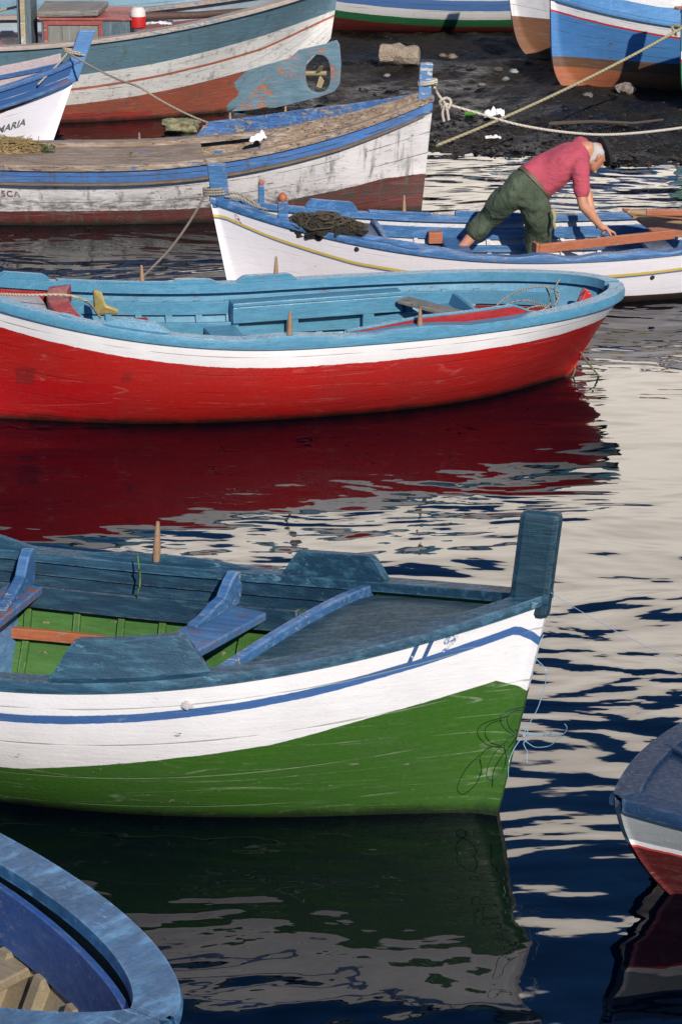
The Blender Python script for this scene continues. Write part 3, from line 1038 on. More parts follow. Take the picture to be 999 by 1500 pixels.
ob.lettering('SCA', paint((.16, .10, .08), var=.4, chip=(.66, .62, .6), chip_amt=.42, dirt=0), -.345, lambda u: ob.Z(u) - .275, .085, -1, name='painted_name', gap=1.25)

# ------------------------------------------------------------------ small boat on the left edge
sb = Boat('rowing_boat', 'small blue and white boat with an orange strake, MARIA lettered on its bow', 'boat',
          (-5.512, 29.304, .136, 5.429, 1.513, .54, .439, .2, .496, .2, .35), tmin=.035)
navy = paint((.05, .13, .31), var=.3, chip=(.2, .25, .3), chip_amt=.1, dirt=.3, fade=(.14, .24, .40), streak=.4)
d2 = lambda u: interp(u, [-1, .6, .95, 1], [.31, .30, .22, .21])
sb.hull(hull_mat('boat_hull_paint', (.82, .79, .82), [('b0', (.33, .11, .055)), ('b1', (.045, .12, .30)), ('b3', (.10, .03, .025))], chip_amt=.04, dirt=.15, seams=5, var=.1, seam_col=(.5, .5, .5)),
        [('b0', lambda u, z: z - sb.Z(u) + d2(u)), ('b1', lambda u, z: z - sb.Z(u) + d2(u) - .055), ('b3', lambda u, z: .06 - z)])
sb.lining(paint((.46, .38, .37), var=.2, dirt=.3), .1)
sb.sole(GREY_WOOD, .14)
sb.rail(navy, inn=.07, outw=.02)
pinkp = paint((.56, .45, .44), var=.2, chip=(.3, .3, .3), chip_amt=.15, dirt=.3)
sb.board(pinkp, -.5, .93, 1, lambda u: .12, off=-.03)
sb.deck(navy, .8, .8, drop=.06)
sb.sweep('rubbing_strake', navy, ulist(-.97, .99, 80), -1, lambda u: [(-.004, -.2), (.02, -.19), (.02, -.165), (-.004, -.155)], .003)
sb.post(paint((.09, .22, .44), var=.2, chip=(.3, .2, .14), chip_amt=.12, dirt=.25), 2.60, .78, 1.31, .17, .09, rake=.20, bevel=.01, taper=1.05)
sb.lettering('ZI MARIA', plain('letter_paint', (.10, .11, .10), .6), .665, lambda u: sb.Z(u) - .50 - .10 * max(0, u - .665), .11, -1, name='painted_name', gap=1.02)

# ------------------------------------------------------------------ big boat top left
tb = Boat('fishing_boat', 'big weathered fishing boat with a propeller opening in its stern and a deck box', 'boat',
          (-4.38, 32.353, -.011, 8.718, 2.783, .899, .587, .6, .10, .3, .5), pb=2.3, qb=.75, me=2.3, fore=.0, tmin=.05, kr=(.45, 1.36, 2.0))
gteal = paint((.11, .20, .24), var=.35, chip=(.26, .2, .16), chip_amt=.16, dirt=.45, rough=.65, bump=.7, fade=(.22, .33, .37), streak=.5)
dz_ = lambda u: interp(u, [-1, .5, .8, 1], [.36, .36, .33, .30])
tb.hull(hull_mat('boat_hull_paint', (.34, .085, .045), [('b3', (.17, .28, .34)), ('b0', (.74, .71, .66)), ('b2', (.45, .13, .07), .015), ('b1', (.10, .19, .235))], chip=(.32, .10, .06), chip_amt=.17, dirt=.45, seams=9, var=.25, stains=.55, rough=.6, bump=.7, wob=.008, seam_k=.5,
        patch=[(-.4, 2.2, .0, .13, (.36, .02, .02), .7)]),
        [('b3', lambda u, z: (u - .735) * 4.3 + .06 * sin(z * 21) - .3 * (z - .3)), ('b0', lambda u, z: z - tb.Z(u) + .72), ('b2', lambda u, z: z - tb.Z(u) + interp(u, [-1, .4, .8, 1], [.55, .53, .50, .36])), ('b1', lambda u, z: z - tb.Z(u) + dz_(u))])
tb.lining(paint((.30, .37, .40), var=.3, dirt=.4), .35)
tb.rail(paint((.42, .34, .28), var=.3, chip=(.2, .28, .33), chip_amt=.3, dirt=.4, rough=.8, bump=.7), inn=.14, outw=.03)
tb.deck(paint((.34, .10, .07), var=.35, dirt=.4, chip=(.3, .26, .22), chip_amt=.25), -.9, -.9, drop=.16, camber=.03, u_end=.95, name='main_deck')
# deadwood with the propeller opening
mb = MB()
def tb_l(px, py, Y):
    return Matrix.Rotation(-tb.h, 3, 'Z') @ (at(px, py, Y) - Vector((tb.X, tb.Y, 0)))
outl = [(q.x, q.z) for q in (tb_l(x, y, 32.33) for x, y in ((300, 140), (322, 163), (404, 157), (468, 141), (490, 133), (498, 122), (500, 93), (497, 58), (420, 75), (340, 100)))]
import math as _m
cx, cz = (lambda q: (q.x, q.z))(tb_l(466, 107, 32.33))
ax, az_ = .145, .225
N = 48
def ray_to(poly, ang):
    dx_, dz2 = cos(ang), sin(ang)
    best = None
    for i in range(len(poly)):
        (x1, z1), (x2, z2) = poly[i], poly[(i + 1) % len(poly)]
        den = dx_ * (z2 - z1) - dz2 * (x2 - x1)
        if abs(den) < 1e-9: continue
        t = ((x1 - cx) * (z2 - z1) - (z1 - cz) * (x2 - x1)) / den
        k = ((x1 - cx) * dz2 - (z1 - cz) * dx_) / den
        if t > 0 and 0 <= k <= 1 and (best is None or t < best): best = t
    return best
inner, outer = [], []
for i in range(N):
    a = 2 * pi * i / N
    outer.append((cx + cos(a) * ray_to(outl, a), cz + sin(a) * ray_to(outl, a)))
    k = (abs(cos(a)) ** 2.6 + abs(sin(a)) ** 2.6) ** (-1 / 2.6)
    inner.append((cx + ax * cos(a) * k, cz + az_ * sin(a) * k))
T = .055
def thick(x, z): return T + .13 * max(0, min(1, (cx - .3 - x) / 1.1)) * max(0, min(1, (z + .35) / .9))     # fairs into the planking
i0 = mb.add([(x, -thick(x, z), z) for x, z in outer]); i1 = mb.add([(x, -T, z) for x, z in inner])
i2 = mb.add([(x, T, z) for x, z in inner]); i3 = mb.add([(x, thick(x, z), z) for x, z in outer])
for i in range(N):
    j = (i + 1) % N
    mb.f += [(i0 + i, i0 + j, i1 + j, i1 + i), (i1 + i, i1 + j, i2 + j, i2 + i), (i2 + i, i2 + j, i3 + j, i3 + i), (i3 + i, i3 + j, i0 + j, i0 + i)]
mb.build('deadwood', paint((.12, .215, .27), var=.35, chip=(.46, .17, .09), chip_amt=.26, dirt=.3, rough=.6, bump=.6), tb.root, bevel=.01)
mb = MB()
mb.tube([(cx - .4, 0, cz), (cx, 0, cz), (cx + .1, 0, cz)], .03, 10)
for k in range(3):
    a = k * 2.1 + .4
    c_ = Vector((cx + .02, 0, cz)); q = Vector((.02, cos(a), sin(a)))
    mb.prism([c_ + q * .03, c_ + q * .12 + Vector((.04, 0, .03)), c_ + q * .17, c_ + q * .12 - Vector((.04, 0, .03))], (.012, 0, 0))
mb.build('propeller', paint((.30, .24, .12), var=.3, dirt=.4, rough=.5), tb.root)
# deck box with its hatch, doors and post
box = MB()
bx0, bx1, by0, by1, bz0, bz1 = 2.02, 3.50, -.90, -.1, .78, 1.34
def tb_l(px, py, Y):
    q = at(px, py, Y) - Vector((tb.X, tb.Y, 0)); 
    return Matrix.Rotation(-tb.h, 3, 'Z') @ q
YB = 31.72
A = tb_l(62, 66, YB); Bq = tb_l(191, 46, YB)
bz0, bz1 = .70, tb_l(60, 30, YB).z
ax0, ax1, ay0, ay1 = A.x, Bq.x, A.y, A.y + 1.0
gwood = paint((.10, .15, .18), var=.4, chip=(.26, .20, .14), chip_amt=.22, dirt=.45, rough=.75, bump=.8, grain=(9, 9, 1.2), fade=(.2, .25, .26), streak=.5)
redtrim = paint((.34, .075, .06), var=.3, chip=(.4, .32, .26), chip_amt=.25, dirt=.35)
box.box(((ax0 + ax1) / 2, (ay0 + ay1) / 2, (bz0 + bz1) / 2), (ax1 - ax0, ay1 - ay0, bz1 - bz0))
bo = box.build('deck_box', gwood, tb.root, bevel=.01)
mb = MB()
mb.box(((ax0 + ax1) / 2, (ay0 + ay1) / 2, bz1 + .017), (ax1 - ax0 + .05, ay1 - ay0 + .05, .03))
mb.build('lid_rim', redtrim, bo, bevel=.006)
mb = MB()
mb.prism([(ax0 - .05, ay0 - .03, bz1 + .035), (ax0 + .66, ay0 - .03, bz1 + .05), (ax0 + .74, ay0 + .5, bz1 + .09), (ax0 - .02, ay0 + .55, bz1 + .09)], (0, 0, .07))
mb.build('hatch_cover', GREY_WOOD, bo, bevel=.02)
mb = MB()
x0, x1 = ax0 + .03, ax0 + .66
for (xa, xb, za, zb) in ((x0, x0 + .045, .82, bz1 - .05), (x1, x1 + .045, .82, bz1 - .05), (x0, x1 + .045, bz1 - .05, bz1 - .005)):
    mb.box(((xa + xb) / 2, ay0 - .012, (za + zb) / 2), (xb - xa - .002, .03, zb - za - .002))
mb.build('door_frame', redtrim, bo, bevel=.004)
mb = MB()
for i, t in enumerate((0, .28, .62)):
    xa, xb = x0 + .05 + (x1 - x0 - .05) * t, x0 + .05 + (x1 - x0 - .05) * (t + (.27, .33, .37)[i])
    mb.box(((xa + xb) / 2, ay0 - .006, (.82 + bz1 - .06) / 2), (xb - xa, .018, bz1 - .06 - .82))
mb.build('door', paint((.22, .22, .19), var=.4, dirt=.4, grain=(9, 9, 1.2), rough=.8), bo, bevel=.003)
mb = MB()
q = tb_l(38, 66, YB)
mb.box((q.x, q.y + .25, 1.15), (.16, .62, .95))
mb.build('box_side', gwood, tb.root, bevel=.01)
mb = MB()
q = tb_l(35, 55, YB - .12)
mb.box((q.x, q.y, 1.25), (.055, .05, 1.1))
mb.build('upright', paint((.42, .34, .20), var=.4, chip=(.6, .58, .55), chip_amt=.35, dirt=.3), tb.root, bevel=.006)
mb = MB()
for k in range(2): mb.box((ax1 - .35, ay1 - .1 + .12 * k, bz1 + .16 + .03 * k), (1.0, .1, .05), rot=.06)
mb.build('hatch_rail', redtrim, bo, bevel=.006)

# ------------------------------------------------------------------ boats on the shore at the top
def hauled(name, label, q, hullm, bands, railm, **k):
    b = Boat(name, label, 'boat', q, **k)
    b.hull(hullm, bands)
    return b

# light blue boat behind the big one
fb = Boat('rowing_boat', 'pale blue planked boat lying behind the big fishing boat', 'boat', (-4.2, 36.3, 0, 7.2, 2.0, 1.30, .4, .3, .3, .3, -.25), group=None)
fb.hull(hull_mat('boat_hull_paint', (.33, .52, .63), [('b0', (.6, .68, .72))], chip=(.2, .18, .16), chip_amt=.12, dirt=.3, seams=11, var=.2, stains=.2, slime=False, seam_col=(.02, .03, .04)), [('b0', lambda u, z: z - fb.Z(u) + .10)])
fb.lining(GREY_WOOD, .7); fb.rail(paint((.16, .35, .5), var=.2, dirt=.2)); fb.sole(GREY_WOOD, .7)
fb.post(paint((.16, .35, .5), var=.2, dirt=.2), 3.52, 1.5, 2.1, .16, .09)

# blue striped boat in the top middle
mbz = Boat('rowing_boat', 'dark red bottomed boat with green, white and blue bands on the top shore', 'boat', (2.0, 38.4, .06, 6.6, 2.0, .80, .38, .25, .5, .3, -.04), aft=.3, fore=.4)
mbz.hull(hull_mat('boat_hull_paint', (.13, .018, .014), [('b0', (.02, .15, .05)), ('b1', (.78, .76, .74)), ('b2', (.09, .20, .46)), ('b3', (.75, .72, .7))], chip=(.3, .2, .15), chip_amt=.06, dirt=.2, seams=8, var=.12, slime=False, seam_col=(.05, .02, .02)),
         [('b0', lambda u, z: z - mbz.Z(u) + .56 - .0), ('b1', lambda u, z: z - mbz.Z(u) + .45), ('b2', lambda u, z: z - mbz.Z(u) + .32), ('b3', lambda u, z: z - mbz.Z(u) + .17)])
mbz.lining(GREY_WOOD, .5); mbz.rail(paint((.1, .25, .5), var=.2, dirt=.2)); mbz.sole(GREY_WOOD, .5)
mbz.post(paint((.1, .25, .5), var=.2, dirt=.2), 3.2, 1.1, 1.6, .16, .09)

wn = Boat('rowing_boat', 'white boat with a bare brown bottom hauled up beside the blue one', 'boat', (4.80, 35.75, 3.24, 5.4, 1.9, .92, .32, .2, .18, .3, .0), fore=.42, tmin=.05, pb=2.4)
wn.hull(hull_mat('boat_hull_paint', (.22, .10, .05), [('b0', (.78, .76, .76)), ('b1', (.06, .26, .36), .012)], chip=(.32, .12, .05), chip_amt=.16, dirt=.35, seams=8, var=.25, slime=False, stains=.15),
        [('b0', lambda u, z: z - interp(u, [0, 1], [.60, .70])), ('b1', lambda u, z: z - wn.Z(u) + .15)])
wn.lining(GREY_WOOD, .5); wn.rail(paint((.1, .3, .45), var=.2, dirt=.2)); wn.sole(GREY_WOOD, .5)
wn.post(paint((.1, .3, .45), var=.2, dirt=.2), 2.6, 1.2, 1.75, .16, .09)

bb = Boat('rowing_boat', 'blue boat with a white and red band and orange bottom hauled up on the mud', 'boat', (5.28, 33.75, 3.22, 5.5, 1.9, .84, .33, .2, .05, .3, .03), fore=.28, tmin=.055, pb=2.4)
bblue = paint((.09, .25, .48), var=.25, chip=(.4, .4, .4), chip_amt=.1, dirt=.25, fade=(.2, .38, .58))
bb.hull(hull_mat('boat_hull_paint', (.38, .12, .05), [('b3', (.15, .075, .04)), ('b0', (.065, .22, .50)), ('b1', (.5, .03, .03)), ('b2', (.80, .76, .74))], chip=(.12, .07, .04), chip_amt=.14, dirt=.35, seams=8, var=.22, slime=False, stains=.12, wob=.012),
        [('b3', lambda u, z: z - interp(u, [0, 1], [.24, .35])), ('b0', lambda u, z: z - interp(u, [0, 1], [.42, .47])), ('b1', lambda u, z: z - bb.Z(u) + .155), ('b2', lambda u, z: z - bb.Z(u) + .13)])
bb.lining(bblue, .4); bb.sole(GREY_WOOD, .4)
bb.rail(bblue, inn=.08, outw=.03)
bb.board(bblue, -.5, .93, 1, lambda u: .16, off=-.06, lean=-.5)
bb.board(paint((.7, .68, .66), var=.15, dirt=.2), -.5, .93, -1, lambda u: .14, off=-.04)
bb.deck(bblue, .6, .6, drop=.02)
bb.across(ORANGE, .35, .95, .2, .04)
bb.post(bblue, 2.70, 1.15, 1.75, .15, .09)
mb = MB()
mb.prism([(2.5, -.05, .0), (2.3, -.05, -.08), (-2.3, -.05, -.08), (-2.4, -.05, .06), (2.3, -.05, .07)], (0, .10, 0))
mb.build('keel', paint((.40, .12, .05), var=.3, chip=(.15, .09, .05), chip_amt=.2, dirt=.3), bb.root, bevel=.01)

gs = Boat('rowing_boat', 'boat at the right edge with a green side, only the end of it in view', 'boat', (6.62, 31.75, 3.15, 5.4, 1.5, .92, .3, .2, .02, .3, -.05), fore=.2, tmin=.06)
gs.hull(hull_mat('boat_hull_paint', (.015, .22, .09), [('b0', (.55, .05, .04)), ('b1', (.8, .77, .75)), ('b2', (.08, .28, .36))], chip_amt=.05, dirt=.15, seams=7, slime=False),
        [('b0', lambda u, z: z - .66), ('b1', lambda u, z: z - .70), ('b2', lambda u, z: z - .79)])
gs.lining(GREY_WOOD, .4); gs.rail(bblue); gs.sole(GREY_WOOD, .4)
gs.post(bblue, 2.62, 1.1, 1.62, .15, .09)

# ------------------------------------------------------------------ boats at the bottom corners
nb = Boat('rowing_boat', 'dark blue decked bow with a grey side and red bottom at the right edge', 'boat', (2.758, 11.897, 3.652, 3.544, 2.107, .32, .20, .2, .70, .2, .35), pb=2.0, re=1.7, tmin=.02)
dkb = paint((.010, .036, .092), spec=.2, var=.35, chip=(.12, .22, .34), chip_amt=.08, dirt=.4, rough=.6, bump=.6, fade=(.025, .06, .12), streak=.35)
nb.hull(hull_mat('boat_hull_paint', (.09, .008, .007), [('b1', (.55, .06, .05)), ('b2', (.80, .77, .75)), ('b0', (.27, .29, .29))], chip=(.3, .1, .05), chip_amt=.06, dirt=.2, seams=0, var=.2, caustics_scratches=.3, slime=False),  # grey and bottom red darkened: the bow's shade is in the colour
        [('b1', lambda u, z: z - nb.Z(u) + .235), ('b2', lambda u, z: z - nb.Z(u) + .222), ('b0', lambda u, z: z - nb.Z(u) + .195)])
nb.lining(dkb, .08); nb.sole(GREY_WOOD, .09)
nb.rail(dkb, inn=.10, outw=.028, lo=-.04, hi=.02, bevel=.008)
nb.deck(dkb, .62, .62, drop=.004, camber=.01, u_end=.985)
nb.deck_beam(dkb, .615, .615, drop=.004, camber=.01, h=.03, below=.05, w=.04)
nb.across(dkb, .1, .25, .2, .04)
mb = MB()
q = (nb.out(.80, 1, 1) * .62 + nb.out(.80, 1, -1) * .38)
mb.blob(q + Vector((0, 0, .018)), (.011, .011, .007), 2, .2)
mb.build('bolt_head', paint((.5, .2, .12), var=.3), nb.root, smooth=60)


def atz(px, py, z):
    """the point at height z seen at pixel (px,py)"""
    a, b = (px - 499.5) / 4000, (750 - py) / 4000
    c, s_ = cos(R(PITCH)), sin(R(PITCH))
    t = (z - CAM_H) / (-s_ + b * c)
    return Vector((a * t, (c + b * s_) * t, z))


def ground_z(x, y):
    d_ = y - shore_y(x)
    z = .05 * d_ / (1 + .25 * d_) if d_ > 0 else .12 * d_
    q = Vector((x, y, 0))
    return z + .07 * MN.fractal(q * .9, .9, 2, 4) + .035 * max(0, MN.noise(q * 5.3)) + .03 * max(0, MN.noise(q * 11 + Vector((4, 0, 0))))


def on_ground(px, py):
    z = .1
    for _ in range(12):
        q = atz(px, py, z)
        z = .5 * z + .5 * ground_z(q.x, q.y)
    return atz(px, py, z)


# ------------------------------------------------------------------ boat in the bottom left corner
cb = Boat('rowing_boat', 'bright blue boat end with a broad rail and cream frames inside, bottom left corner', 'boat',
          (-2.555, 10.174, -.693, 5.0, 1.598, .72, .02, .2, .3, .2, .35), pb=2.0, qb=.6, me=1.2)
cblue = paint((.028, .12, .25), var=.45, chip=(.16, .30, .5), chip_amt=.14, dirt=.22, rough=.42, bump=.35, fade=(.11, .29, .46), streak=.75, grain=(4, 1.5, 4))
cin = paint((.03, .10, .32), var=.35, chip=(.14, .2, .3), chip_amt=.22, dirt=.3, rough=.5, fade=(.10, .17, .30), streak=.4)
cream = paint((.29, .24, .16), var=.25, chip=(.3, .2, .1), chip_amt=.1, dirt=.3)
cb.hull(hull_mat('boat_hull_paint', (.06, .2, .44), [('b0', (.75, .7, .65), .06)], chip_amt=.05, dirt=.2, seams=6), [('b0', lambda u, z: z - .45)])
cb.lining(cream, .1, t=.05)
cb.sole(paint((.25, .2, .13), var=.3, dirt=.5), .16, t=.05)
cb.rail(cblue, inn=.15, outw=.03, lo=-.03, hi=.02, bevel=.014)
for side in (-1, 1):
    cb.strip(cin, -.9, .995, side, lambda u: cb.Z(u) - .31, .26, t=.03, off=-.055, name='bulwark_board', n=70)
for u in [-.3 + .115 * i for i in range(10)]:
    for side in (-1, 1): cb.rib(cream, u, side, .14, cb.Z(u) - .3, w=.06, t=.06, off=-.05)
cb.across(cream, .52, .40, .2, .045)
cb.across(cream, .12, .40, .2, .045)


# ------------------------------------------------------------------ ropes and lines
def rope_mat(name, colr):
    m, nt, p = new_mat(name)
    co = nt.coord()
    wv_ = nt.n.new('ShaderNodeTexWave')
    nt.put(wv_.inputs['Vector'], nt.mapv(co, rot=(.5, .6, .7)))
    wv_.inputs['Scale'].default_value = 22
    n = nt.noise(co, 30, 4)
    nt.put(p.inputs['Base Color'], nt.mix(n, [x * .6 for x in colr], colr))
    p.inputs['Roughness'].default_value = .85
    nt.put(p.inputs['Normal'], nt.bump(wv_.outputs['Fac'], .01, .7))
    return m


TAN = rope_mat('rope_fibre', (.50, .42, .29))
GREYR = rope_mat('rope_fibre', (.36, .31, .24))
PALE = rope_mat('rope_fibre', (.66, .58, .46))


def rope(name, label, pieces, r, mat, cat='rope', n=8, group=None):
    mb = MB()
    for pts in pieces: mb.tube(spline(pts, n), r, 7)
    return tag(mb.build(name, mat, smooth=60), label, cat, group)


def turns(c, rx, ry, k, pitch, ph=0., tilt=0.):
    """k turns of rope round a post"""
    c = Vector(c)
    return [c + Vector((rx * cos(a), ry * sin(a), pitch * a / 6.283 + tilt * cos(a))) for a in [ph + i * pi / 4 for i in range(int(8 * k) + 1)]]


def sag(a, b, s, n=8):
    a, b = Vector(a), Vector(b)
    return [a.lerp(b, i / n) - Vector((0, 0, s * 4 * (i / n) * (1 - i / n))) for i in range(n + 1)]


pk = at(100, 77, 29.62)
pp = at(110, 79, 29.66)
rope('mooring_rope', 'thin tan rope from the small left boat down to the old weathered boat',
     [turns(pp, .12, .07, 1.6, .02, 2.2, -.03), [pk, at(82, 98, 29.5), at(62, 118, 29.35), at(56, 124, 29.3)],
      sag(pk, at(205, 128, 28.0), .03, 4) + sag(at(205, 128, 28.0), ob.out(.34, 1, 1) + Vector((ob.X, ob.Y, .1)) + Vector((0, .08, .0)), .04, 5)[1:]], .011, TAN)
wp = at(316, 286, 22.84)
rope('mooring_rope', 'frayed grey rope from the white stem post down into the water',
     [turns(wp, .10, .055, 2.4, .022, 3.0), sag(wp + Vector((-.09, -.03, 0)), atz(243, 372, .32), .03, 6) + [atz(210, 405, .1), atz(186, 424, -.05)],
      [wp + Vector((.08, -.05, 0)), at(352, 291, 22.8), at(372, 301, 22.75), at(392, 307, 22.7)], [wp + Vector((.08, -.02, .02)), at(350, 284, 22.83), at(380, 302, 22.78)]], .011, GREYR)
op = at(626, 124, 26.47)
kn = at(652, 152, 26.5)
knot = [kn + Vector((.05 * cos(a) * (1 + .2 * sin(3 * a)), .03 * sin(2 * a), .055 * sin(a))) for a in [i * .5 for i in range(22)]]
rope('mooring_rope', 'pale rope knotted at the old boat and sagging away to the right edge',
     [turns(op, .085, .06, 2.3, .018, 0., .01), [op + Vector((.07, -.04, -.02)), at(640, 136, 26.5), kn], knot, [kn, at(648, 165, 26.5), at(650, 178, 26.5)], [kn, at(655, 163, 26.47), at(657, 176, 26.47)],
      [kn, at(700, 166, 26.6), at(760, 183, 26.75), at(830, 194, 26.9), at(900, 197, 27.0), at(999, 187, 27.2), at(1100, 168, 27.4)]], .014, PALE)
e0 = at(1000, 40, 31.1)
rope('mooring_rope', 'straight yellowish rope running down from the top right boats behind the old bow',
     [sag(e0, at(640, 213, 27.6), .06, 10), [e0, at(984, 38, 31.2), at(990, 52, 31.1)]], .017, rope_mat('rope_fibre', (.42, .36, .20)))
rope('fishing_line', 'thin pale line stretched from the green bow to the right edge',
     [sag(at(806, 868, 11.95), at(1010, 975, 11.4), .02, 8)], .0016, plain('nylon', (.25, .35, .45), .3))
rng = random.Random(5)
tb0 = at(763, 1078, 11.9)
for label, colr, seed_, cnt in (('tangle of dark fishing line looped against the green bow', (.01, .02, .02), 2, 4), ('tangle of pale blue nylon line hanging off the green stem', (.22, .36, .46), 7, 6)):
    rg = random.Random(seed_)
    mb = MB()
    for k in range(cnt):
        if seed_ == 2:
            px_ = [[(766, 1080), (748, 1075), (735, 1062), (733, 1050), (742, 1042), (760, 1037), (772, 1035)], [(765, 1077), (752, 1072), (744, 1062), (743, 1050), (752, 1042), (764, 1040)], [(764, 1078), (748, 1079), (738, 1092), (741, 1108), (739, 1120)], [(738, 1088), (722, 1106), (713, 1128), (714, 1140), (722, 1143), (734, 1132), (741, 1114), (739, 1096)], [(765, 1076), (752, 1066), (748, 1084), (760, 1080)]][k]
            pts = [at(x, y, 11.78 - .12 * (772 - x) / 60) for x, y in px_]
        else:
            x, y = 766, 1075 + rg.uniform(-14, 12)
            pts = [at(x, y, 11.9)]
            ang = rg.uniform(-.5, 1.3)
            for i in range(7):
                x += cos(ang) * rg.uniform(8, 16); y += sin(ang) * rg.uniform(2, 10)
                ang += rg.uniform(-.8, .7)
                pts.append(at(x, y, 11.9 - .02 * i))
            if k == 0: pts = [at(796, 930, 12.0), at(783, 960, 11.97), at(800, 985, 11.9), at(790, 1030, 11.9), at(775, 1060, 11.9), at(763, 1080, 11.9)]
            if k == 1: pts = [at(764, 1080, 11.9), at(752, 1098, 11.88), at(745, 1118, 11.84), at(744, 1142, 11.83)]
        mb.tube(spline(pts, 6), .0021, 5)
    tag(mb.build('fishing_line', plain('nylon', colr, .35), smooth=60), label, 'fishing line')

# ------------------------------------------------------------------ loose things in the boats
# plank across the red boat
a, b = atz(590, 442, .50), atz(682, 466, .46)
d_ = (b - a)
mb = MB()
nn = Vector((-d_.y, d_.x, 0)).normalized() * .075
mb.prism([a - nn, b - nn, b + nn, a + nn], (0, 0, .03))
mb.build('plank', GREY_WOOD, bevel=.006)
o = bpy.data.objects[-1] if False else [x for x in COL.objects if x.name == 'plank'][0]
tag(o, 'weathered grey plank lying across the inside of the red boat', 'plank')
rope('rope_coil', 'tangle of thin tan and green cords in the stern of the red boat',
     [[atz(716, 462, .55), atz(735, 440, .64), atz(765, 424, .72), atz(800, 420, .74), atz(818, 430, .68), atz(812, 448, .6)],
      [atz(735, 462, .55), atz(742, 446, .62), atz(770, 440, .58), atz(800, 448, .56), atz(826, 452, .56)],
      [atz(800, 422, .72), atz(806, 440, .6), atz(798, 452, .56), atz(780, 458, .55)],
      [atz(820, 408, .8), atz(812, 424, .72), atz(815, 446, .58), atz(800, 456, .55), atz(770, 454, .55), atz(790, 448, .56), atz(815, 454, .55)]], .0065, GREYR, cat='rope')
rope('cord', 'green and tan cord trailing from the red stern into the water',
     [[atz(846, 505, .25), atz(852, 520, .18), atz(868, 540, .08), atz(880, 556, -.03)], [atz(844, 508, .22), atz(838, 525, .12), atz(842, 540, .06), atz(836, 556, -.02)]], .007, rope_mat('rope_fibre', (.16, .2, .08)))
rope('cord', 'thin tan cord lying over the bow of the red boat',
     [[atz(-10, 430, .9), atz(40, 432, .9), atz(95, 432, .88), atz(125, 440, .82), atz(138, 452, .72), atz(148, 466, .62)]], .010, TAN)
rope('green_twine', 'strand of green twine hanging over the far rail of the green boat',
     [[atz(202, 813, .86), atz(204, 830, .80), atz(206, 850, .72), atz(203, 866, .66), atz(202, 874, .62)], [atz(204, 832, .8), atz(206, 842, .75), atz(205, 860, .69)]], .004, plain('twine', (.10, .16, .02), .7), cat='twine')
# net on the white boat
mb = MB()
c0 = atz(480, 324, .70)
hd = wb.h
for i, (dx_, dy_, sx, sy, sz) in enumerate(((-.20, .05, .13, .13, .10), (-.05, .0, .16, .16, .10), (.12, -.04, .14, .13, .08), (.25, -.08, .08, .09, .05), (-.02, .09, .18, .09, .10))):
    mb.blob(c0 + Vector((dx_, dy_, -.05 - i * .004)), (sx, sy, sz), seed=i + 3, amp=.28, freq=2.6, n=16)
o = mb.build('fishing_net', None or plain('net_mass', (.05, .038, .024), .95, var=.8, scale=26, bump=1., dist=.06), smooth=180)
tag(o, 'dark brown heap of fishing net on the foredeck of the white boat', 'net')
mb = MB(); rg = random.Random(4)
for i in range(150):
    k = rg.choice(((-.20, .05, .13, .13, .10), (-.05, .0, .16, .16, .10), (.12, -.04, .14, .13, .08), (.25, -.08, .08, .09, .05), (-.02, .09, .18, .09, .10)))
    th, ph = rg.uniform(.1, 1.4), rg.uniform(0, 6.28)
    pts = []
    for q in range(6):
        pts.append(c0 + Vector((k[0] + k[2] * 1.12 * sin(th) * cos(ph), k[1] + k[3] * 1.12 * sin(th) * sin(ph), k[4] * 1.15 * cos(th) - .05)))
        th += rg.uniform(-.35, .35); ph += rg.uniform(-.1, .5)
    mb.tube(spline(pts, 3), rg.choice((.003, .004, .007)), 5)
o2 = mb.build('net_cord', plain('net_cord', (.065, .05, .03), .9, var=.6, scale=30), o)
rm = o.modifiers.new('remesh', 'REMESH'); rm.mode = 'VOXEL'; rm.voxel_size = .016; rm.use_smooth_shade = True
tx = bpy.data.textures.new('net_tex', 'CLOUDS'); tx.noise_scale = .05; tx.noise_depth = 4
dm = o.modifiers.new('rough', 'DISPLACE'); dm.texture = tx; dm.strength = .05; dm.mid_level = .5
# orange board and pale planks in the white boat
def plank(label, px0, px1, z, w, t, mat, side=1, cat='plank', group=None):
    a, b = atz(*px0, z), atz(*px1, z)
    dd = (b - a); nn = Vector((-dd.y, dd.x, 0)).normalized() * w
    mb = MB(); mb.prism([a, b, b + nn, a + nn], (0, 0, t))
    return tag(mb.build('plank', mat, bevel=.006), label, cat, group)
mb = MB()
a, b = atz(790, 372, .40), atz(988, 350, .455)
dd = (b - a).normalized(); nn = Vector((-dd.y, dd.x, 0))
mb.prism([a, b, b + nn * .035, a + nn * .035], (0, 0, .08))
mb.prism([a + nn * .036, b + nn * .036, b + nn * .13, a + nn * .13], (0, 0, .02))
mb.prism([a - dd * .03 + nn * .002, a - dd * .002, a - dd * .002 + nn * .12, a - dd * .03 + nn * .12], (0, 0, .09))
tag(mb.build('engine_hatch', ORANGE, bevel=.005), 'long orange board on edge in front of the bending man', 'board')
plank('upper of two pale planks across the white boat at the right edge', (918, 313), (1040, 322), .62, .10, .025, WOOD_PALE)
plank('lower of two pale planks across the white boat at the right edge', (926, 321), (1040, 333), .575, .09, .025, paint((.40, .27, .13), var=.3, dirt=.3, rough=.7))
plank('orange plank behind the pale ones at the right edge of the white boat', (946, 316), (1040, 317), .66, .07, .05, ORANGE)
mb = MB()
a, b = atz(960, 345, .46), atz(1040, 352, .46)
mb.prism([a, b, b + Vector((0, .5, .12)), a + Vector((-.25, .5, .12))], (0, 0, .02))
o = mb.build('engine_cover', paint((.38, .16, .09), var=.3, dirt=.3), bevel=.006)
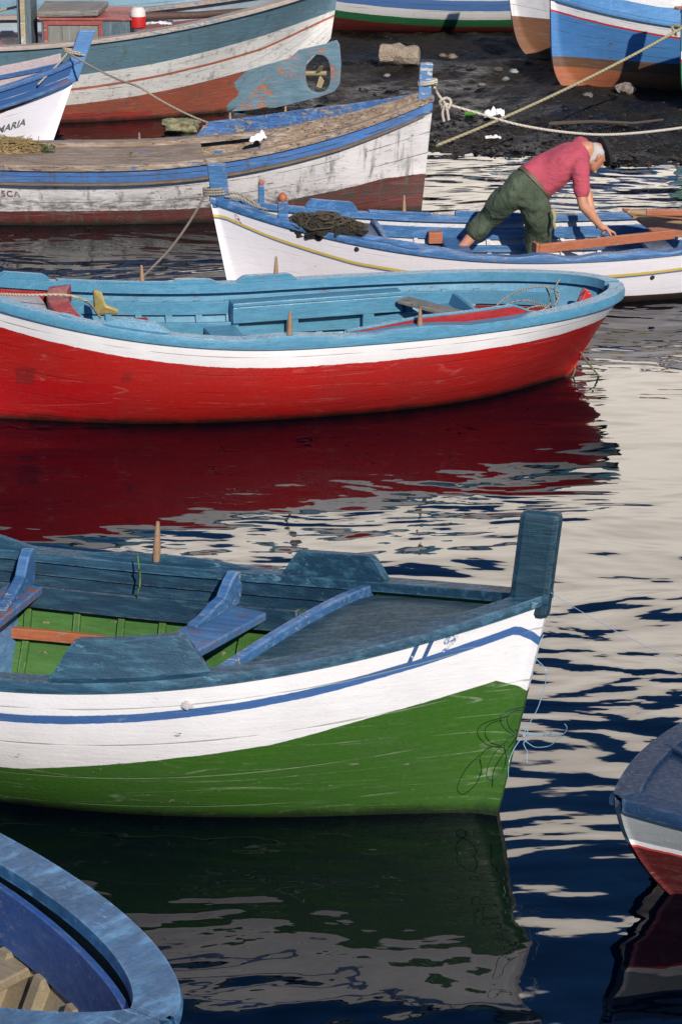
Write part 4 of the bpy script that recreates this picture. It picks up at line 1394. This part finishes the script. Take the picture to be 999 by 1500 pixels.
o['label'] = 'brown slanting cover inside the white boat at the right edge'; o['category'] = 'cover'
# cloth on the old boat, straw heap and weed on its side deck
def rag(name, label, c, sx, sy, sz, colr, seed, cat, rough=.9):
    mb = MB(); n = 18; rows = []
    for i in range(n + 1):
        row = []
        for j in range(n + 1):
            x, y = (i / n - .5) * 2, (j / n - .5) * 2
            f = 1 - .18 * abs(MN.noise(Vector((math.atan2(y, x) * 1.5, seed, 0))))
            z = sz * (1 - .6 * (x * x + y * y) * .5) * (.55 + .9 * abs(MN.fractal(Vector((x * 1.7 + seed, y * 1.7, seed)), .7, 2, 4)))
            row.append(Vector(c) + Vector((x * sx * f, y * sy * f, z)))
        rows.append(row)
    mb.grid(rows)
    o = mb.build(name, plain('cloth', colr, rough, var=.1), smooth=35)
    sm = o.modifiers.new('thick', 'SOLIDIFY'); sm.thickness = .004
    return tag(o, label, cat)
rag('rag', 'crumpled white cloth lying inside the old weathered boat', atz(383, 209, .64), .12, .10, .08, (.80, .80, .82), 3.3, 'cloth')
mb = MB()
c0 = atz(4, 222, .58)
rg = random.Random(3)
mb.blob(c0 + Vector((0, 0, -.02)), (.30, .16, .12), 4, .3, 2.2, 14)
for i in range(420):
    a_ = rg.uniform(0, 2 * pi); r_ = rg.random() ** .5
    q = c0 + Vector((.42 * r_ * cos(a_), .17 * r_ * sin(a_), .12 * sqrt(max(0, 1 - r_ * r_)) + rg.uniform(-.02, .015)))
    v = Vector((rg.uniform(-1, 1), rg.uniform(-.6, .6), rg.uniform(-.3, .3))).normalized() * rg.uniform(.05, .11)
    mb.tube([q - v, q + Vector((0, 0, .01)), q + v], .003, 4)
tag(mb.build('straw_heap', plain('straw', (.30, .21, .09), .9, var=.5, scale=20)), 'heap of dry brown straw on the old boat at the left edge', 'straw')
def weed(label, px, py, z, h, n, colr, seed):
    rg = random.Random(seed); mb = MB(); c0 = atz(px, py, z)
    for i in range(n):
        a_ = rg.uniform(0, 2 * pi); q = c0 + Vector((rg.uniform(-1, 1) * h * .9, rg.uniform(-.4, .4) * h, rg.random() * h * .8))
        L_ = rg.uniform(.3, .55) * h; t = Vector((cos(a_), sin(a_) * .7, rg.uniform(-.2, .8))).normalized(); sd = t.cross(Vector((0, 0, 1))).normalized() * L_ * .3
        i0 = mb.add([q, q + t * L_ * .5 + sd, q + t * L_, q + t * L_ * .5 - sd])
        mb.f.append((i0, i0 + 1, i0 + 2, i0 + 3))
    for i in range(5): mb.tube([c0 + Vector((rg.uniform(-.3, .3) * h, 0, 0)), c0 + Vector((rg.uniform(-.7, .7) * h, 0, h * .7))], .003, 4)
    return tag(mb.build('weed', plain('leaf', colr, .6, var=.4)), label, 'plant')
weed('small green weed growing on the old boat beside the straw', 72, 222, .60, .07, 110, (.07, .15, .02), 2)
weed('tiny green sprig on the old boat near the middle of its side deck', 192, 226, .60, .03, 16, (.05, .10, .02), 6)
# float on the big boat, pole beside it
mb = MB()
c0 = at(203, 41, 31.75)
pr = [(.085, 0), (.092, .02), (.09, .13)]
mb.lathe([(.07, 0), (.09, .015), (.092, .09), (.089, .135)], c0, 20)
fl = mb.build('float_bucket', None or paint((.55, .015, .015), var=.15, chip=(.2, .12, .1), chip_amt=.1, dirt=.2), smooth=40)
tag(fl, 'red and white painted float standing on the deck of the big fishing boat', 'float')
mb = MB(); mb.lathe([(.0885, .136), (.085, .20), (.06, .235), (.02, .24)], c0, 20)
mb.build('white_top', paint((.72, .66, .58), var=.15, dirt=.25), fl, smooth=40)
mb = MB(); mb.tube([at(214, 24, 31.9), at(290, 22, 31.95), at(372, 15, 32.0)], .05, 12, .035)
tag(mb.build('spar', paint((.10, .055, .04), var=.3, dirt=.5, rough=.7), smooth=50), 'dark wooden spar lying along the deck of the big fishing boat', 'pole')
rag('rag', 'white rag under the spar on the big fishing boat', at(232, 36, 32.0), .17, .14, .06, (.6, .62, .64), 8.1, 'cloth')
rope('rope', 'rope stretched across the deck at the top left corner', [[at(-10, 18, 32.3), at(28, 9, 32.2)]], .016, TAN)

# ------------------------------------------------------------------ stones and litter on the mud
stone_m = None
def stone(label, c, size, seed, colr, name='stone', cat='stone', amp=.3):
    mb = MB(); mb.blob(c, size, seed, amp, 1.3, 14)
    m, nt, p = new_mat('stone')
    co = nt.coord(); n = nt.noise(co, 9, 6, .7)
    nt.put(p.inputs['Base Color'], nt.mix(nt.rng(n, .35, .7), [x * .35 for x in colr], colr))
    p.inputs['Roughness'].default_value = .85
    nt.put(p.inputs['Normal'], nt.bump(n, .04, 1.))
    return tag(mb.build(name, m, smooth=40), label, cat)
q = atz(266, 192, 0)
stone('greenish rock standing in the water under the big fishing boat', q + Vector((0, 0, .06)), (.20, .15, .09), 5, (.34, .31, .17), amp=.45)
q = on_ground(585, 97)
mb = MB(); rg = random.Random(8)
rows = []
for i in range(7):
    f = i / 6; x = (f - .5) * .5
    rows.append([q + Vector((x + .03 * rg.uniform(-1, 1), .15 * cos(a) * (1 + .18 * rg.uniform(-1, 1)), .13 + (.03 if i < 4 else 0) + .125 * sin(a) * (1 + .18 * rg.uniform(-1, 1)))) for a in [k * pi / 5 for k in range(10)]])
mb.loft(rows)
m = plain('rough_stone', (.33, .26, .19), .9, var=.5, scale=11, bump=1., dist=.04)
tag(mb.build('stone', m, smooth=25, bevel=.01), 'squarish pale stone block on the mud behind the old boat', 'stone')
q = on_ground(915, 136)
stone('rounded stone under the keel of the blue and orange boat', q + Vector((0, 0, .05)), (.11, .09, .07), 9, (.36, .30, .25))
for i, (px, py, sz, colr) in enumerate(((752, 107, .045, (.42, .44, .40)), (740, 117, .035, (.25, .28, .26)), (705, 126, .035, (.3, .22, .17)), (662, 85, .05, (.24, .19, .14)), (648, 83, .04, (.22, .17, .13)), (567, 112, .03, (.4, .38, .34)), (729, 103, .04, (.16, .15, .13)), (860, 142, .05, (.22, .2, .18)), (690, 100, .05, (.1, .09, .08)), (775, 92, .04, (.13, .12, .1)))):
    q = on_ground(px, py)
    where = ['palest small stone on the mud below the brown bottomed boat', 'small grey stone next to the palest one on the mud', 'small reddish stone on the mud above the rope', 'right hand one of two brown stones beside the stone block', 'left hand one of two brown stones beside the stone block', 'tiny pale stone in front of the stone block', 'dark small stone above the grey ones on the mud', 'flat grey stone below the keel of the blue and orange boat', 'dark stone left of the small grey stones', 'small dark stone right under the brown bottomed boat'][i]
    stone(where, q + Vector((0, 0, sz * .3)), (sz * 1.3, sz, sz * .8), 20 + i, colr, 'pebble', 'stone')
rag('paper', 'crumpled white paper on the mud beside the pale rope', on_ground(723, 176) + Vector((0, 0, .01)), .12, .10, .12, (.82, .80, .78), 5.5, 'paper')
rag('paper', 'flat white scrap at the edge of the mud and the water', on_ground(722, 204) + Vector((0, 0, .01)), .09, .06, .03, (.7, .66, .62), 1.5, 'paper')
mb = MB(); q = on_ground(692, 170)
mb.lathe([(.01, -.09), (.03, -.085), (.034, 0), (.03, .05), (.013, .08), (.013, .11)], q + Vector((0, 0, .035)), 12, Matrix.Rotation(R(80), 3, 'Y') @ Matrix.Rotation(.4, 3, 'X'))
tag(mb.build('bottle', plain('green_plastic', (.10, .28, .04), .35), smooth=60), 'small green plastic bottle on the mud near the rope knot', 'bottle')
mb = MB(); q = on_ground(868, 184)
mb.tube([q + Vector((-.5, 0, .02)), q + Vector((0, .03, .04)), q + Vector((.45, -.02, .03)), q + Vector((.8, .1, .05))], .025, 8, .012)
tag(mb.build('branch', plain('bark', (.07, .05, .035), .9, var=.4)), 'dark branch lying on the mud at the right', 'branch')
# gravel washed along the edge of the water
mb = MB(); rg = random.Random(21)
for i in range(1500):
    x = rg.uniform(.2, 6.0); y = shore_y(x) + abs(rg.gauss(0, 1)) * 1.3 - .1
    z = ground_z(x, y); r_ = rg.uniform(.008, .03) * (1 if rg.random() < .9 else 1.8)
    if z < -.03: continue
    c0 = Vector((x, y, z + r_ * .2)); k = [c0 + Vector((r_ * rg.uniform(.7, 1.3) * a, r_ * rg.uniform(.7, 1.3) * b, r_ * rg.uniform(.5, .9) * c)) for a, b, c in ((1, 0, 0), (0, 1, 0), (-1, 0, 0), (0, -1, 0), (0, 0, 1), (0, 0, -1))]
    i0 = mb.add(k)
    for f in ((0, 1, 4), (1, 2, 4), (2, 3, 4), (3, 0, 4), (1, 0, 5), (2, 1, 5), (3, 2, 5), (0, 3, 5)): mb.f.append(tuple(i0 + q for q in f))
o = mb.build('gravel', plain('gravel', (.03, .024, .017), .85, var=.8, scale=3))
o['kind'] = 'stuff'


# ------------------------------------------------------------------ the man
def limb(mb, pts, rad, n=14, sub=6, flat=None):
    """a tapering closed limb through pts with the radii rad"""
    sp = spline(pts, sub)
    k = len(pts) - 1
    rr = []
    for i in range(len(sp)):
        t = i / sub; j = min(int(t), k - 1)
        rr.append(rad[j] + (rad[j + 1] - rad[j]) * (t - j))
    d0, d1 = (sp[0] - sp[1]).normalized(), (sp[-1] - sp[-2]).normalized()
    path = [sp[0] + d0 * rr[0] * .9, sp[0] + d0 * rr[0] * .6] + sp + [sp[-1] + d1 * rr[-1] * .6, sp[-1] + d1 * rr[-1] * .9]
    rr = [rr[0] * .3, rr[0] * .8] + rr + [rr[-1] * .8, rr[-1] * .3]
    rows = []
    up = None
    for i, p_ in enumerate(path):
        t = (path[min(i + 1, len(path) - 1)] - path[max(i - 1, 0)]).normalized()
        if up is None: up = t.orthogonal().normalized()
        up = (up - t * up.dot(t)).normalized()
        b = t.cross(up)
        rows.append([p_ + (up * cos(2 * pi * q / n) + b * sin(2 * pi * q / n)) * rr[i] for q in range(n)])
    mb.loft(rows)


def trunk(mb, rings, n=28):
    """rings: centre, width axis vector (half width), depth axis vector (half depth)"""
    rows = []
    for c_, wv_, dv in rings:
        row = []
        for k in range(n):
            a = 2 * pi * k / n
            ca, sa = cos(a), sin(a)
            e = 2.5
            f = (abs(ca) ** e + abs(sa) ** e) ** (-1 / e)
            row.append(c_ + wv_ * ca * f + dv * sa * f)
        rows.append(row)
    mb.loft(rows)


def fuse(o, vox, it=6, disp=None):
    r_ = o.modifiers.new('fuse', 'REMESH'); r_.mode = 'VOXEL'; r_.voxel_size = vox; r_.use_smooth_shade = True
    s_ = o.modifiers.new('soft', 'SMOOTH'); s_.iterations = it; s_.factor = .5
    if disp:
        t = bpy.data.textures.new('folds', 'CLOUDS'); t.noise_scale = disp[0]; t.noise_depth = 2
        d__ = o.modifiers.new('folds', 'DISPLACE'); d__.texture = t; d__.strength = disp[1]; d__.mid_level = .5


J = dict(pel=at(770, 280, 23.35), wst=at(786, 264, 23.38), che=at(822, 240, 23.42), uch=at(846, 227, 23.45), nek=at(861, 217, 23.47),
         lh=at(747, 284, 23.32), rh=at(787, 300, 23.33),
         lk=at(718, 316, 23.50), la=at(664, 376, 23.46), rk=at(788, 352, 23.52), ra=at(784, 394, 23.32),
         rs=at(849, 247, 23.26), re=at(853, 299, 23.18), rw=at(879, 331, 23.22), rhd=at(896, 340, 23.25),
         ls=at(850, 214, 23.64), le=at(856, 272, 23.66), lw=at(868, 318, 23.56), lhd=at(882, 333, 23.56))
man = bpy.data.objects.new('person', None)
COL.objects.link(man)
base = J['ra'].copy(); base.z = .11
man.location = base
tag(man, 'man in red shirt, green trousers and black beret bending over in the white boat', 'person')
off = Vector(base)
for k in J: J[k] = J[k] - off
def M_(o):
    o.parent = man
    return o

skinm, nt, p = new_mat('skin')
co = nt.coord()
n = nt.noise(co, 14, 4)
nt.put(p.inputs['Base Color'], nt.mix(n, (.40, .17, .095), (.56, .27, .16)))
p.inputs['Roughness'].default_value = .5
nt.put(p.inputs['Normal'], nt.bump(nt.noise(co, 60, 4), .004, .3))

# head frame
hc = at(871.5, 229, 23.50) - off
up_ = Vector((.62, .18, .72)).normalized()
fw = Vector((.66, .30, -.62)); fw = (fw - up_ * fw.dot(up_)).normalized()
sd = up_.cross(fw).normalized()      # his left
def hp(s_, f, u): return hc + sd * s_ + fw * f + up_ * u
mb = MB()
rows = []
prof = [(-.118, .018, .02, .052), (-.108, .036, .036, .048), (-.09, .050, .052, .036), (-.06, .060, .072, .016), (-.025, .067, .086, .004), (.01, .071, .093, .0), (.045, .073, .096, -.004), (.075, .068, .088, -.006), (.098, .052, .066, -.008), (.112, .028, .036, -.01), (.116, .006, .008, -.01)]
for u, w_, d__, fo in prof: rows.append([hp(w_ * cos(a), fo + d__ * sin(a), u) for a in [2 * pi * k / 24 for k in range(24)]])
mb.loft(rows)
limb(mb, [hp(0, .088, .018), hp(0, .104, -.012), hp(0, .112, -.03)], [.010, .013, .016], 10, 4)       # nose
limb(mb, [hp(-.022, .086, -.062), hp(0, .094, -.06), hp(.022, .086, -.062)], [.008, .01, .008], 8, 4)  # lips
limb(mb, [hp(-.045, .074, .028), hp(0, .094, .03), hp(.045, .074, .028)], [.010, .012, .010], 8, 4)     # brow
limb(mb, [hp(-.018, .085, -.1), hp(.018, .085, -.1)], [.018, .018], 8, 3)                               # chin
for s_ in (-1, 1):
    limb(mb, [hp(s_ * .070, -.012, .03), hp(s_ * .083, -.022, .022), hp(s_ * .082, -.02, -.005), hp(s_ * .072, -.008, -.03)], [.010, .014, .012, .009], 8, 4)  # ears
limb(mb, [J['uch'], J['nek'], hp(0, -.02, -.06), hp(0, -.01, 0)], [.075, .062, .058, .058], 14, 5)
trunk(mb, [(J['wst'], (J['rh'] - J['lh']).normalized() * .13, Vector((0, .10, .06))), (J['che'], (J['rs'] - J['ls']).normalized() * .15, Vector((.04, .05, .08))), (J['uch'], (J['rs'] - J['ls']).normalized() * .13, Vector((.04, .03, .06)))])
for s_ in 'rl':
    S_, E_, W_, H_ = (J[s_ + k] for k in ('s', 'e', 'w', 'hd'))
    limb(mb, [S_, S_.lerp(E_, .5), E_, E_.lerp(W_, .3), E_.lerp(W_, .7), W_, W_.lerp(H_, .35)], [.062, .053, .044, .047, .038, .029, .030], 14, 5)
    # hand: palm, four fingers and the thumb
    ax = (H_ - W_).normalized()
    nrm = Vector((.25, .1, 1)); nrm = (nrm - ax * nrm.dot(ax)).normalized()
    sdv = ax.cross(nrm).normalized() * (1 if s_ == 'r' else -1)
    P0 = W_ + ax * .03
    rows = []
    for f, w_, t_ in ((0, .026, .020), (.03, .036, .019), (.06, .042, .017), (.085, .040, .014), (.095, .032, .009)):
        rows.append([P0 + ax * f + sdv * (w_ * cos(a)) + nrm * (t_ * sin(a)) for a in [2 * pi * k / 14 for k in range(14)]])
    mb.loft(rows)
    for i, (o_, L_) in enumerate(((.030, .072), (.010, .082), (-.011, .076), (-.030, .060))):
        b0 = P0 + ax * .075 + sdv * o_
        q1 = P0 + ax * .098 + sdv * (o_ * 1.15) + nrm * .006
        q2 = q1 + (ax * .8 - nrm * .55).normalized() * L_ * .5
        q3 = q2 + (ax * .35 - nrm * .95).normalized() * L_ * .32
        q4 = q3 + (ax * .0 - nrm * 1.).normalized() * L_ * .26
        limb(mb, [b0, q1, q2, q3, q4], [.0095, .0098, .009, .0082, .0068], 8, 4)
    t0 = P0 + ax * .02 + sdv * .03
    limb(mb, [t0, t0 + ax * .02 + sdv * .026 - nrm * .012, t0 + ax * .045 + sdv * .036 - nrm * .028, t0 + ax * .065 + sdv * .034 - nrm * .045], [.013, .0125, .0105, .008], 8, 4)
for s_ in 'lr':
    H_, K_, A_ = J[s_ + 'h'], J[s_ + 'k'], J[s_ + 'a']
    limb(mb, [J['pel'].lerp(H_, .7), H_.lerp(K_, .5), K_, K_.lerp(A_, .3), K_.lerp(A_, .7), A_], [.09, .085, .06, .058, .043, .036], 14, 5)
    toe = (Vector((.75, .55, 0)) if s_ == 'l' else Vector((.5, .85, 0))).normalized()
    F0 = Vector((A_.x, A_.y, .03))
    limb(mb, [A_, F0 - toe * .04 + Vector((0, 0, .015)), F0 + toe * .02], [.036, .034, .034], 12, 4)
    limb(mb, [F0 - toe * .05, F0 + toe * .06, F0 + toe * .15, F0 + toe * .20 - Vector((0, 0, .008))], [.030, .034, .032, .020], 12, 4)
body = M_(mb.build('body', skinm, smooth=180))
fuse(body, .0075, 3)

mb = MB()
wr = (J['rh'] - J['lh']).normalized()
dr = (J['rs'] - J['ls']).normalized()
def ring(c_, wdir, hw, hd_, ax):
    wdir = (wdir - ax * wdir.dot(ax)).normalized()
    return (c_, wdir * hw, ax.cross(wdir).normalized() * hd_)
ax1_ = (J['wst'] - J['pel']).normalized(); ax2_ = (J['che'] - J['wst']).normalized(); ax3_ = (J['uch'] - J['che']).normalized()
trunk(mb, [ring(J['wst'] - ax2_ * .05, wr, .172, .120, ax2_), ring(J['wst'] - ax2_ * .045, wr, .180, .128, ax2_), ring(J['wst'] + ax2_ * .03, wr.lerp(dr, .25), .182, .135, ax2_), ring(J['wst'].lerp(J['che'], .5), wr.lerp(dr, .6), .188, .135, ax2_), ring(J['che'], dr, .200, .135, ax2_), ring(J['che'].lerp(J['uch'], .6), dr, .205, .125, ax3_), ring(J['uch'] + ax3_ * .015, dr, .17, .105, ax3_), ring(J['uch'] + ax3_ * .06, dr, .10, .08, ax3_), ring(J['uch'] + ax3_ * .085, dr, .07, .066, ax3_)])
for s_ in 'rl':
    S_, E_ = J[s_ + 's'], J[s_ + 'e']
    limb(mb, [J['uch'].lerp(S_, .45), S_, S_.lerp(E_, .35), S_.lerp(E_, .66)], [.088, .088, .076, .070], 16, 5)
m, nt, p = new_mat('shirt_cloth')
co = nt.coord()
n = nt.noise(co, 5, 5, .6)
knit = nt.noise(nt.mapv(co, scale=(40, 40, 160), rot=(0, R(40), 0)), 2., 2)
c = nt.mix(n, (.34, .04, .06), (.48, .07, .10))
c = nt.mix(nt.rng(knit, .35, .7, 0, .3), c, (.6, .15, .20))
nt.put(p.inputs['Base Color'], c)
p.inputs['Roughness'].default_value = .9
nt.put(p.inputs['Normal'], nt.bump(nt.math('ADD', knit, nt.math('MULTIPLY', nt.noise(nt.mapv(co, scale=(3, 3, 9), rot=(0, R(35), 0)), 3, 3), 4.)), .012, .5))
sh = M_(mb.build('shirt', m, smooth=180))
fuse(sh, .012, 5, (.09, .014))

mb = MB()
trunk(mb, [ring(J['wst'] - ax1_ * .02, wr, .176, .122, ax1_), ring(J['wst'] - ax1_ * .06, wr, .184, .132, ax1_), ring(J['pel'].lerp(J['wst'], .2), wr, .195, .150, ax1_), ring(J['pel'] - ax1_ * .06, wr, .185, .145, ax1_), ring(J['pel'] - ax1_ * .13, wr, .13, .10, ax1_)])
limb(mb, [J['pel'].lerp(J['lh'], .6), J['lh'].lerp(J['lk'], .4), J['lk'], J['lk'].lerp(J['la'], .16), J['lk'].lerp(J['la'], .32)], [.135, .126, .100, .090, .085], 18, 6)
limb(mb, [J['pel'].lerp(J['rh'], .6), J['rh'].lerp(J['rk'], .4), J['rk'], J['rk'].lerp(J['ra'], .4), J['rk'].lerp(J['ra'], .7)], [.135, .132, .112, .098, .09], 18, 6)
cuff = J['lk'].lerp(J['la'], .33); cd = (J['la'] - J['lk']).normalized()
limb(mb, [cuff - cd * .03, cuff + cd * .015], [.100, .098], 18, 3)
m, nt, p = new_mat('trouser_cloth')
co = nt.coord()
n = nt.noise(co, 4, 6, .65)
c = nt.mix(nt.rng(n, .3, .7), (.034, .050, .028), (.082, .105, .062))
c = nt.mix(nt.rng(nt.noise(co, 17, 6, .7), .58, .7, 0, .7), c, (.02, .022, .014))
nt.put(p.inputs['Base Color'], c)
p.inputs['Roughness'].default_value = .9
nt.put(p.inputs['Normal'], nt.bump(nt.noise(nt.mapv(co, scale=(7, 7, 2.2), rot=(0, R(-20), 0)), 2.2, 5, .6), .06, .7))
tr = M_(mb.build('trousers', m, smooth=180))
fuse(tr, .013, 4, (.11, .035))
mb = MB()
trunk(mb, [ring(J['wst'] - ax1_ * .045, wr, .190, .140, ax1_), ring(J['wst'] - ax1_ * .01, wr, .188, .138, ax1_)])
M_(mb.build('belt', plain('leather', (.10, .055, .03), .6), smooth=40))
mb = MB()
q = J['rh'] + Vector((.12, -.09, -.02))
mb.tube(spline([q, q + Vector((.02, -.02, -.06)), q + Vector((.015, -.02, -.12)), q + Vector((.03, -.01, -.17))], 5), .02, 8, .012)
M_(mb.build('pocket_rag', plain('cloth', (.30, .27, .14), .9), smooth=60))
# hair and beret
mb = MB()
rows = []
for u, w_, d__, fo in [(-.105, .030, .02, -.060), (-.09, .046, .036, -.050), (-.065, .058, .058, -.034), (-.04, .067, .074, -.022), (-.015, .0745, .083, -.014), (.01, .0775, .090, -.012), (.04, .0795, .094, -.012), (.07, .0765, .090, -.012), (.09, .055, .07, -.01)]:
    rows.append([hp(w_ * cos(a) * (1 + .03 * sin(7 * a + u * 60)), fo + d__ * sin(a) * (1 if sin(a) < 0 else (.30 if u < .02 else .75)), u) for a in [2 * pi * k / 32 for k in range(32)]])
mb.loft(rows)
M_(mb.build('hair', plain('white_hair', (.46, .44, .41), .8, var=.2, scale=40, bump=.8), smooth=60))
mb = MB()
bu = (up_ * .80 + fw * .58).normalized()
b1 = sd; b2 = bu.cross(b1).normalized()
bc = hp(0, .022, .066)
rows = []
for r_, z in ((.074, -.01), (.082, .004), (.112, .002), (.134, .010), (.136, .026), (.116, .046), (.07, .058), (.02, .062), (.004, .075)):
    rows.append([bc + (b1 * cos(a) + b2 * sin(a)) * r_ * (1 + .03 * sin(3 * a + 1)) + bu * (z + .006 * sin(2 * a)) for a in [2 * pi * k / 28 for k in range(28)]])
mb.loft(rows)
M_(mb.build('beret', plain('felt', (.012, .012, .014), .9, bump=.4), smooth=60))


# kinds that repeat share a group
for o in list(COL.objects):
    if o.parent: continue
    if o.name.startswith('rowing_boat'): o['group'] = 'wooden boats of the harbour'
    elif o.name.startswith('mooring_rope'): o['group'] = 'mooring ropes'
    elif o.name.startswith('pebble'): o['group'] = 'small stones on the mud'
    elif o.name.startswith('fishing_line'): o['group'] = 'fishing lines at the green bow'
    elif o.name.startswith('plank') and 'right edge' in o.get('label', ''): o['group'] = 'planks across the white boat'
